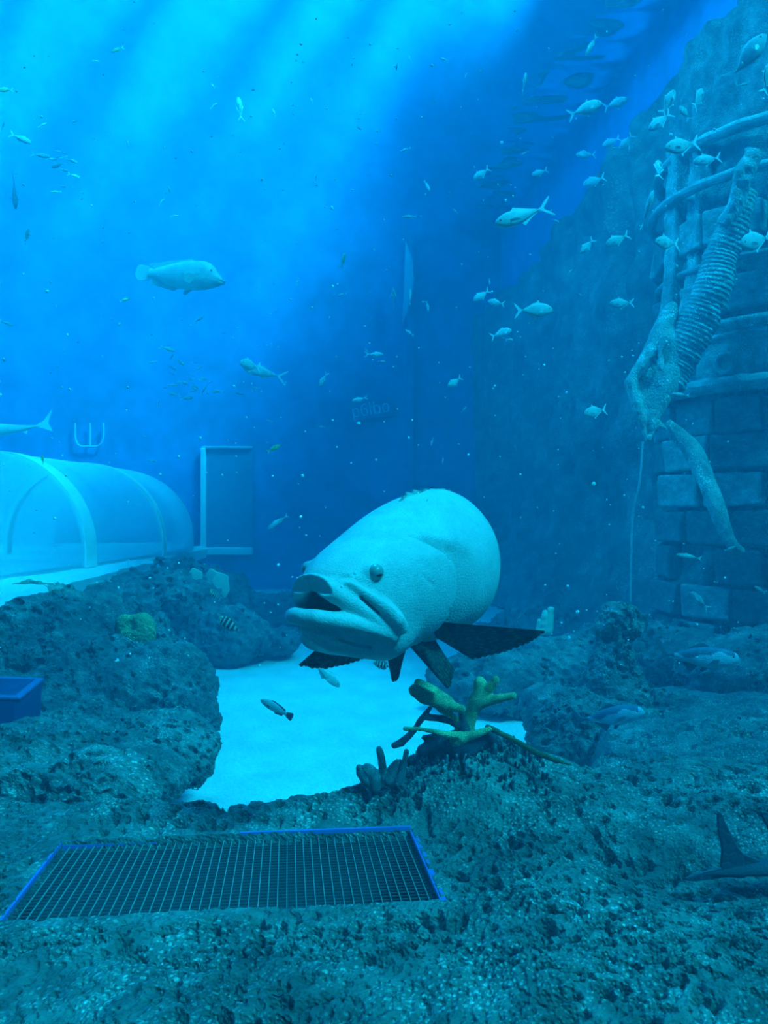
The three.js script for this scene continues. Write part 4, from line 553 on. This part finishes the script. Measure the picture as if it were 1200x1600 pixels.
// right-hand school
const S = [
  ['pompano', 1167, 90, 76, 52, 7, 'largest pompano near the top right corner, nosing upwards', { turn: 15 }],
  ['pompano', 1199, 122, 50, 75, 7, 'pompano half cut off by the right edge below the top right corner'],
  ['slim', 1159, 133, 20, 12, 8, 'small slim fish just under the topmost pompano on the right'],
  ['pompano', 914, 171, 52, 18, 8.5, 'pale pompano left of the waterline strip, facing up and right', { turn: 10 }],
  ['pompano', 962, 162, 40, 20, 11, 'faint pompano just right of the pale one by the waterline strip'],
  ['pompano', 1044, 160, 42, 62, 9, 'pompano rising over the rock edge, upper one of the pair there'],
  ['pompano', 1091, 154, 40, 62, 8.5, 'pompano nosing up in front of the dark rock, right of the rock edge pair', { turn: -20 }],
  ['pompano', 1069, 177, 26, 125, 8.5, 'small bright pompano under the one that noses up'],
  ['pompano', 1031, 190, 44, 218, 9, 'pompano diving left along the rock edge, lower one of the pair there'],
  ['pompano', 1065, 228, 60, 196, 7.5, 'deep-bodied pompano facing left above the stone roots', { turn: 15 }],
  ['pompano', 1104, 250, 44, 190, 9, 'dim pompano behind the deep-bodied one above the stone roots'],
  ['pompano', 1029, 264, 34, 82, 9, 'pompano standing on its tail left of the stone roots', { turn: -25 }],
  ['pompano', 1011, 328, 52, 78, 8, 'narrow pompano seen from above, nose up, beside the stone roots', { turn: 25, roll: 55 }],
  ['pompano', 964, 375, 40, 205, 8, 'pompano facing down left, left of the stone roots, middle of the three in a row'],
  ['pompano', 1042, 380, 46, 186, 7, 'bright round pompano facing left in front of the stone roots', { turn: 30 }],
  ['pompano', 1181, 376, 66, 200, 6.5, 'big bright pompano at the right edge beside the serpent neck', { turn: 25 }],
  ['pompano', 917, 385, 30, 228, 9, 'small pompano facing down, leftmost of the three in a row by the stone roots'],
  ['pompano', 971, 474, 38, 182, 8, 'lone bright pompano facing left above the serpent head'],
  ['pompano', 834, 485, 58, 2, 7.5, 'pompano facing right in open water left of the rock wall'],
  ['jack', 816, 337, 92, 201, 7, 'long forked-tail jack heading down left in the upper middle', { turn: 8 }],
  ['pompano', 752, 462, 30, 215, 10, 'upper of two dim pompanos left of the one facing right'],
  ['pompano', 775, 473, 26, 170, 10.5, 'lower of two dim pompanos left of the one facing right'],
  ['pompano', 783, 521, 34, 20, 10.5, 'dim pompano under the one facing right'],
  ['pompano', 796, 531, 12, 0, 8, 'tiny bright fish under the pompano that faces right'],
  ['pompano', 930, 643, 40, 192, 7, 'bright pompano facing left beside the serpent snout', { turn: 25 }],
  ['pompano', 710, 597, 26, 215, 8.5, 'small pompano with raised fin right of the reflected lettering'],
  ['pompano', 752, 272, 30, 217, 10.5, 'dim pompano diving left above the forked-tail jack'],
  ['pompano', 843, 270, 26, 200, 10.5, 'dim pompano right above the forked-tail jack'],
  ['pompano', 819, 130, 32, 80, 9, 'narrow fish standing upright in the dark water near the top', { roll: 60 }],
  ['slim', 924, 71, 38, 242, 9, 'slim fish diving down at the top, left of the waterline strip'],
  ['pompano', 955, 222, 30, 205, 12, 'faint pompano before the pale waterline strip, upper one'],
  ['pompano', 915, 242, 30, 180, 12, 'faint pompano before the pale waterline strip, lower one'],
  ['pompano', 978, 222, 30, 230, 11.2, 'faint pompano at the rock edge beside the waterline strip'],
  ['pompano', 928, 283, 36, 200, 12, 'faint pompano low in the pale waterline strip'],
  ['slim', 1063, 617, 30, 176, 8, 'small slim fish at the lower moulding of the carved tower'],
  ['jack', 1187, 921, 20, 150, 8, 'small pale fish near the right edge above the shelf rocks'],
  ['slim', 1077, 870, 42, 171, 7, 'slim forked-tail fish facing left before the curved stone root'],
  ['jack', 1093, 938, 38, 135, 10, 'dim fish over the rocks at the foot of the carved tower'],
  ['slim', 1140, 857, 20, 20, 9.5, 'dim small fish at the tip of the curved stone root'],
  ['big_jack', 1087, 1025, 126, -3, 5.2, 'big two-toned jack facing right over the rocks at lower right', { turn: 10 }],
  ['big_jack', 948, 1119, 104, 14, 5.6, 'dark-backed jack resting over the boulder under the column rock', { turn: 25 }],
  ['jack', 509, 1053, 58, -42, 7.5, 'jack nosing down over the sand under the grouper chin'],
  ['reef_wrasse', 432, 1107, 56, 155, 6.4, 'dark-tailed fish over the open white sand', { turn: -15 }],
  ['sergeant', 598, 1039, 30, 165, 6.5, 'dim striped fish partly behind the grouper belly fin'],
  ['sergeant', 361, 977, 44, 146, 5.6, 'boldly striped black and white fish beside the sand'],
  ['sergeant', 337, 930, 22, 125, 7, 'smaller striped fish above and left of the bold one', { turn: 45 }],
  ['slim', 155, 911, 42, 196, 8, 'slender fish before the pale rock under the tunnel ledge'],
  ['jack', 412, 582, 66, 166, 14.8, 'silvery forked-tail jack left of the middle, behind a round fish', { turn: 5 }],
  ['pompano', 391, 571, 24, 175, 12.2, 'round greenish-white fish overlapping the forked-tail jack', { turn: 58 }],
  ['yellow', 428, 701, 24, 28, 8, 'bright yellow-tailed fish above the grouper to the left'],
  ['jack', 505, 593, 24, 240, 13.3, 'small bright fish diving left of the reflected lettering'],
  ['jack', 585, 554, 28, 0, 12, 'hazy fish facing right above the reflected lettering'],
  ['jack', 562, 624, 24, 195, 11, 'pale fish just above the reflected sign lettering'],
  ['slim', 641, 464, 26, 88, 10, 'upright thin fish beside the corner panel', { roll: 50 }],
  ['jack', 615, 465, 22, 95, 13, 'faint upright fish left of the corner panel', { turn: 50 }],
  ['yellow', 536, 408, 24, 75, 14.2, 'small upright yellowish fish left above the corner panel', { roll: 40 }],
  ['jack', 375, 170, 36, 98, 14.2, 'upright pale fish high in the light shafts', { roll: 50 }],
  ['yellow', 184, 78, 22, 200, 13.6, 'yellowish fish alone near the top left'],
  ['yellow', 9, 141, 26, 180, 13.6, 'bright fish at the left edge near the top'],
  ['jack', 33, 217, 36, -24, 14.5, 'bright fish above the left school, heading down right'],
  ['jack', 23, 301, 52, -86, 13.6, 'large bright fish hanging nose down at the left edge', { roll: 60 }],
  ['jack', 42, 370, 26, 75, 13, 'pale upright fish at the left edge below the hanging one', { roll: 50 }],
  ['slim', 10, 505, 24, -20, 13.9, 'faint fish at the left edge above the tunnel'],
  ['yellow', 67, 718, 16, 100, 12, 'small yellow-green fish at the crown of the tunnel'],
  ['yellow', 195, 469, 16, 20, 14.8, 'tiny yellowish fish under the humphead wrasse tail'],
  ['slim', 640, 339, 24, 182, 9, 'bright slim fish facing left at the top of the corner panel'],
];
for (const [k, x, y, l, h, d, label, o] of S) swim(k, x, y, l, h, d, label, o);
// the two loose schools, and the far scattered ones that nothing tells apart
{
  const r = rng(77);
  const A = [[64, 243, 26, -5], [92, 237, 12, 170], [99, 240, 11, -20], [80, 249, 15, -10], [88, 250, 9, 160], [96, 247, 10, 200], [103, 245, 13, -20], [112, 251, 18, -18], [92, 258, 24, 195], [100, 266, 16, -15], [116, 275, 18, -15], [97, 292, 12, -10], [90, 246, 10, 20]];
  for (const [x, y, l, h] of A) swim(l < 14 ? 'slim' : 'jack', x, y, l, h, 13.5 + r() * 2, 'small bright fish in the tight school at upper left', { group: 'tight school at upper left', turn: (r() - .5) * 30 });
  const B = [[262, 545, 22, -15], [240, 566, 14, 195], [268, 559, 11, 60], [281, 565, 18, -40], [302, 567, 9, 0], [310, 576, 14, 25], [268, 583, 10, -30], [270, 575, 12, -35], [286, 598, 16, -15], [300, 586, 11, -40], [297, 592, 12, -30], [305, 604, 13, -35], [316, 592, 15, -10], [303, 607, 14, -45], [321, 606, 12, 240], [328, 598, 8, 30], [258, 606, 10, 0], [272, 616, 16, 170], [292, 622, 20, 5], [340, 612, 18, 175], [270, 602, 14, 0], [248, 632, 11, 80], [302, 612, 12, 180], [316, 613, 10, 60]];
  for (const [x, y, l, h] of B) swim(l < 15 ? 'slim' : 'jack', x, y, l, h, 14.5 + r() * 2.5, 'small fish in the loose school below the humphead wrasse', { group: 'loose school below the humphead wrasse', turn: (r() - .5) * 40 });
  const T = [[333, 135, 14], [334, 166, 16], [428, 176, 18], [487, 158, 14], [695, 94, 16], [634, 234, 18], [667, 290, 24], [265, 298, 15], [253, 316, 15], [273, 338, 14], [67, 196, 16], [115, 191, 12], [200, 227, 14], [5, 198, 14], [88, 300, 18], [535, 460, 16], [520, 463, 8], [465, 441, 16], [310, 500, 18], [573, 549, 12], [596, 565, 12], [640, 520, 18], [668, 478, 18], [711, 330, 12], [862, 214, 10], [820, 240, 14], [422, 658, 12], [418, 692, 8], [237, 720, 16], [435, 815, 40], [503, 667, 12], [675, 690, 14], [692, 720, 10], [620, 104, 10], [728, 118, 10], [376, 616, 14], [400, 606, 12], [446, 600, 10], [905, 460, 10], [983, 232, 12], [1048, 604, 10], [965, 920, 10], [1160, 770, 10], [560, 200, 10], [493, 279, 10], [150, 96, 10], [725, 640, 12], [805, 700, 10], [640, 90, 10], [765, 440, 12], [890, 425, 12], [868, 345, 14]];
  for (const [x, y, l] of T) swim('slim', x, y, l, r() * 360, x < 560 ? 13 + r() * 4 : 9 + r() * 5, 'tiny far fish alone in the open water', { group: 'tiny scattered fish', turn: (r() - .5) * 60 });
}
// the big hazy shark at the left, and the guitarfish whose tail end shows at the lower right
species('shark', 'shark', { color: [.5, .56, .6], n: 40, m: 20, top: [X, [.012, .018, .03, .055, .085, .1, .095, .08, .06, .04, -.01]], bot: [X, [-.012, -.018, -.03, -.05, -.07, -.08, -.075, -.065, -.05, -.04, -.03]], wid: [X, [.01, .014, .024, .045, .07, .085, .085, .08, .07, .05, .01]],
  tail: [[-.47, .014], [-.56, .06], [-.68, .2], [-.6, .03], [-.64, -.08], [-.53, -.03], [-.47, -.014]], dorsal: [[.1, .095], [.02, .2], [-.03, .22], [-.01, .13], [-.04, .085]], anal: [[-.28, -.035], [-.34, -.075], [-.36, -.03]], pec: [[.05, 0], [-.1, .0], [-.17, -.2], [-.13, -.21], [0, -.06]], pecAt: [.2, -.05], pecOut: .6, eye: [.42, .0, .008] });
swim('shark', 8, 672, 150, 188, 17, 'large hazy shark shape at the left edge above the tunnel', { turn: 10 });
{
  const t = thing('guitarfish', 'dark guitarfish tail with two tall pointed fins over the ledge at the right edge', 'fish'), m = new THREE.MeshStandardMaterial({ color: rgb(.05, .06, .08), roughness: .6, bumpMap: fishBump, bumpScale: .002, side: THREE.DoubleSide });
  // along +x from the tail tip; one metre shows a little, the rest swims out of the picture
  const w = table([0, .12, .3, .6, .85, 1.1, 1.35, 1.5], [.003, .022, .045, .08, .12, .24, .2, .01]), h = table([0, .12, .3, .6, .85, 1.1, 1.35, 1.5], [.003, .02, .04, .065, .085, .085, .05, .006]);
  mesh('body', sheet(28, 60, (s, v) => { const x = v * 1.5, a = s * 6.2832; return [x, h(x) * Math.sin(a) * (Math.sin(a) < 0 ? .6 : 1), w(x) * Math.cos(a), x * 2, s * 2]; }), m, t);
  mesh('dorsal_fin', plate(smoothOutline([[.1, .01], [.1, .1], [.085, .2], [.09, .25], [.13, .17], [.18, .08], [.26, .03], [.2, .0]], true, 60), .014), m, t);
  mesh('dorsal_fin', plate(smoothOutline([[.36, .03], [.33, .12], [.29, .2], [.275, .24], [.34, .21], [.42, .13], [.5, .05], [.44, .02]], true, 60), .016), m, t);
  mesh('tail_fin', plate(smoothOutline([[.2, .02], [.05, .015], [-.06, -.012], [-.02, -.022], [.1, -.015], [.2, -.02]], true, 40), .012), m, t);
  for (const s of [1, -1]) { const p = mesh('pectoral_fin', plate(smoothOutline([[.75, 0], [.9, .18], [1.1, .34], [1.28, .26], [1.35, .05]], true, 40), .02), m, t); p.rotation.x = s * (Math.PI / 2 + .1); p.position.y = -.01; }
  t.position.copy(at(1093, 1366, 3.3)); t.rotation.set(0, .1, .03);
}
// white flecks that drift in the water
{
  const r = rng(12), n = 430, im = new THREE.InstancedMesh(new THREE.IcosahedronGeometry(1, 0), mat(.9, .95, .95, .7), n), m = new THREE.Matrix4(), q = new THREE.Quaternion(), e = new THREE.Euler();
  for (let i = 0; i < n; i++) { const d = 2.2 + 9 * Math.pow(r(), 1.2), s = (.0009 + .0011 * r() * r()) * d * (r() < .1 ? 1.7 : 1); e.set(r() * 6, r() * 6, r() * 6); const p = at(r() * 1240 - 20, 1040 * Math.pow(r(), .8), d); m.compose(p, q.setFromEuler(e), new THREE.Vector3(s, s * (.5 + r()), s)); im.setMatrixAt(i, m); }
  im.name = 'drifting_flecks'; shade(im); scene.add(im); tag(im, 'white flecks of floating matter drifting through the water', 'particles', null, 'stuff');
}
renderer.render(scene, camera);
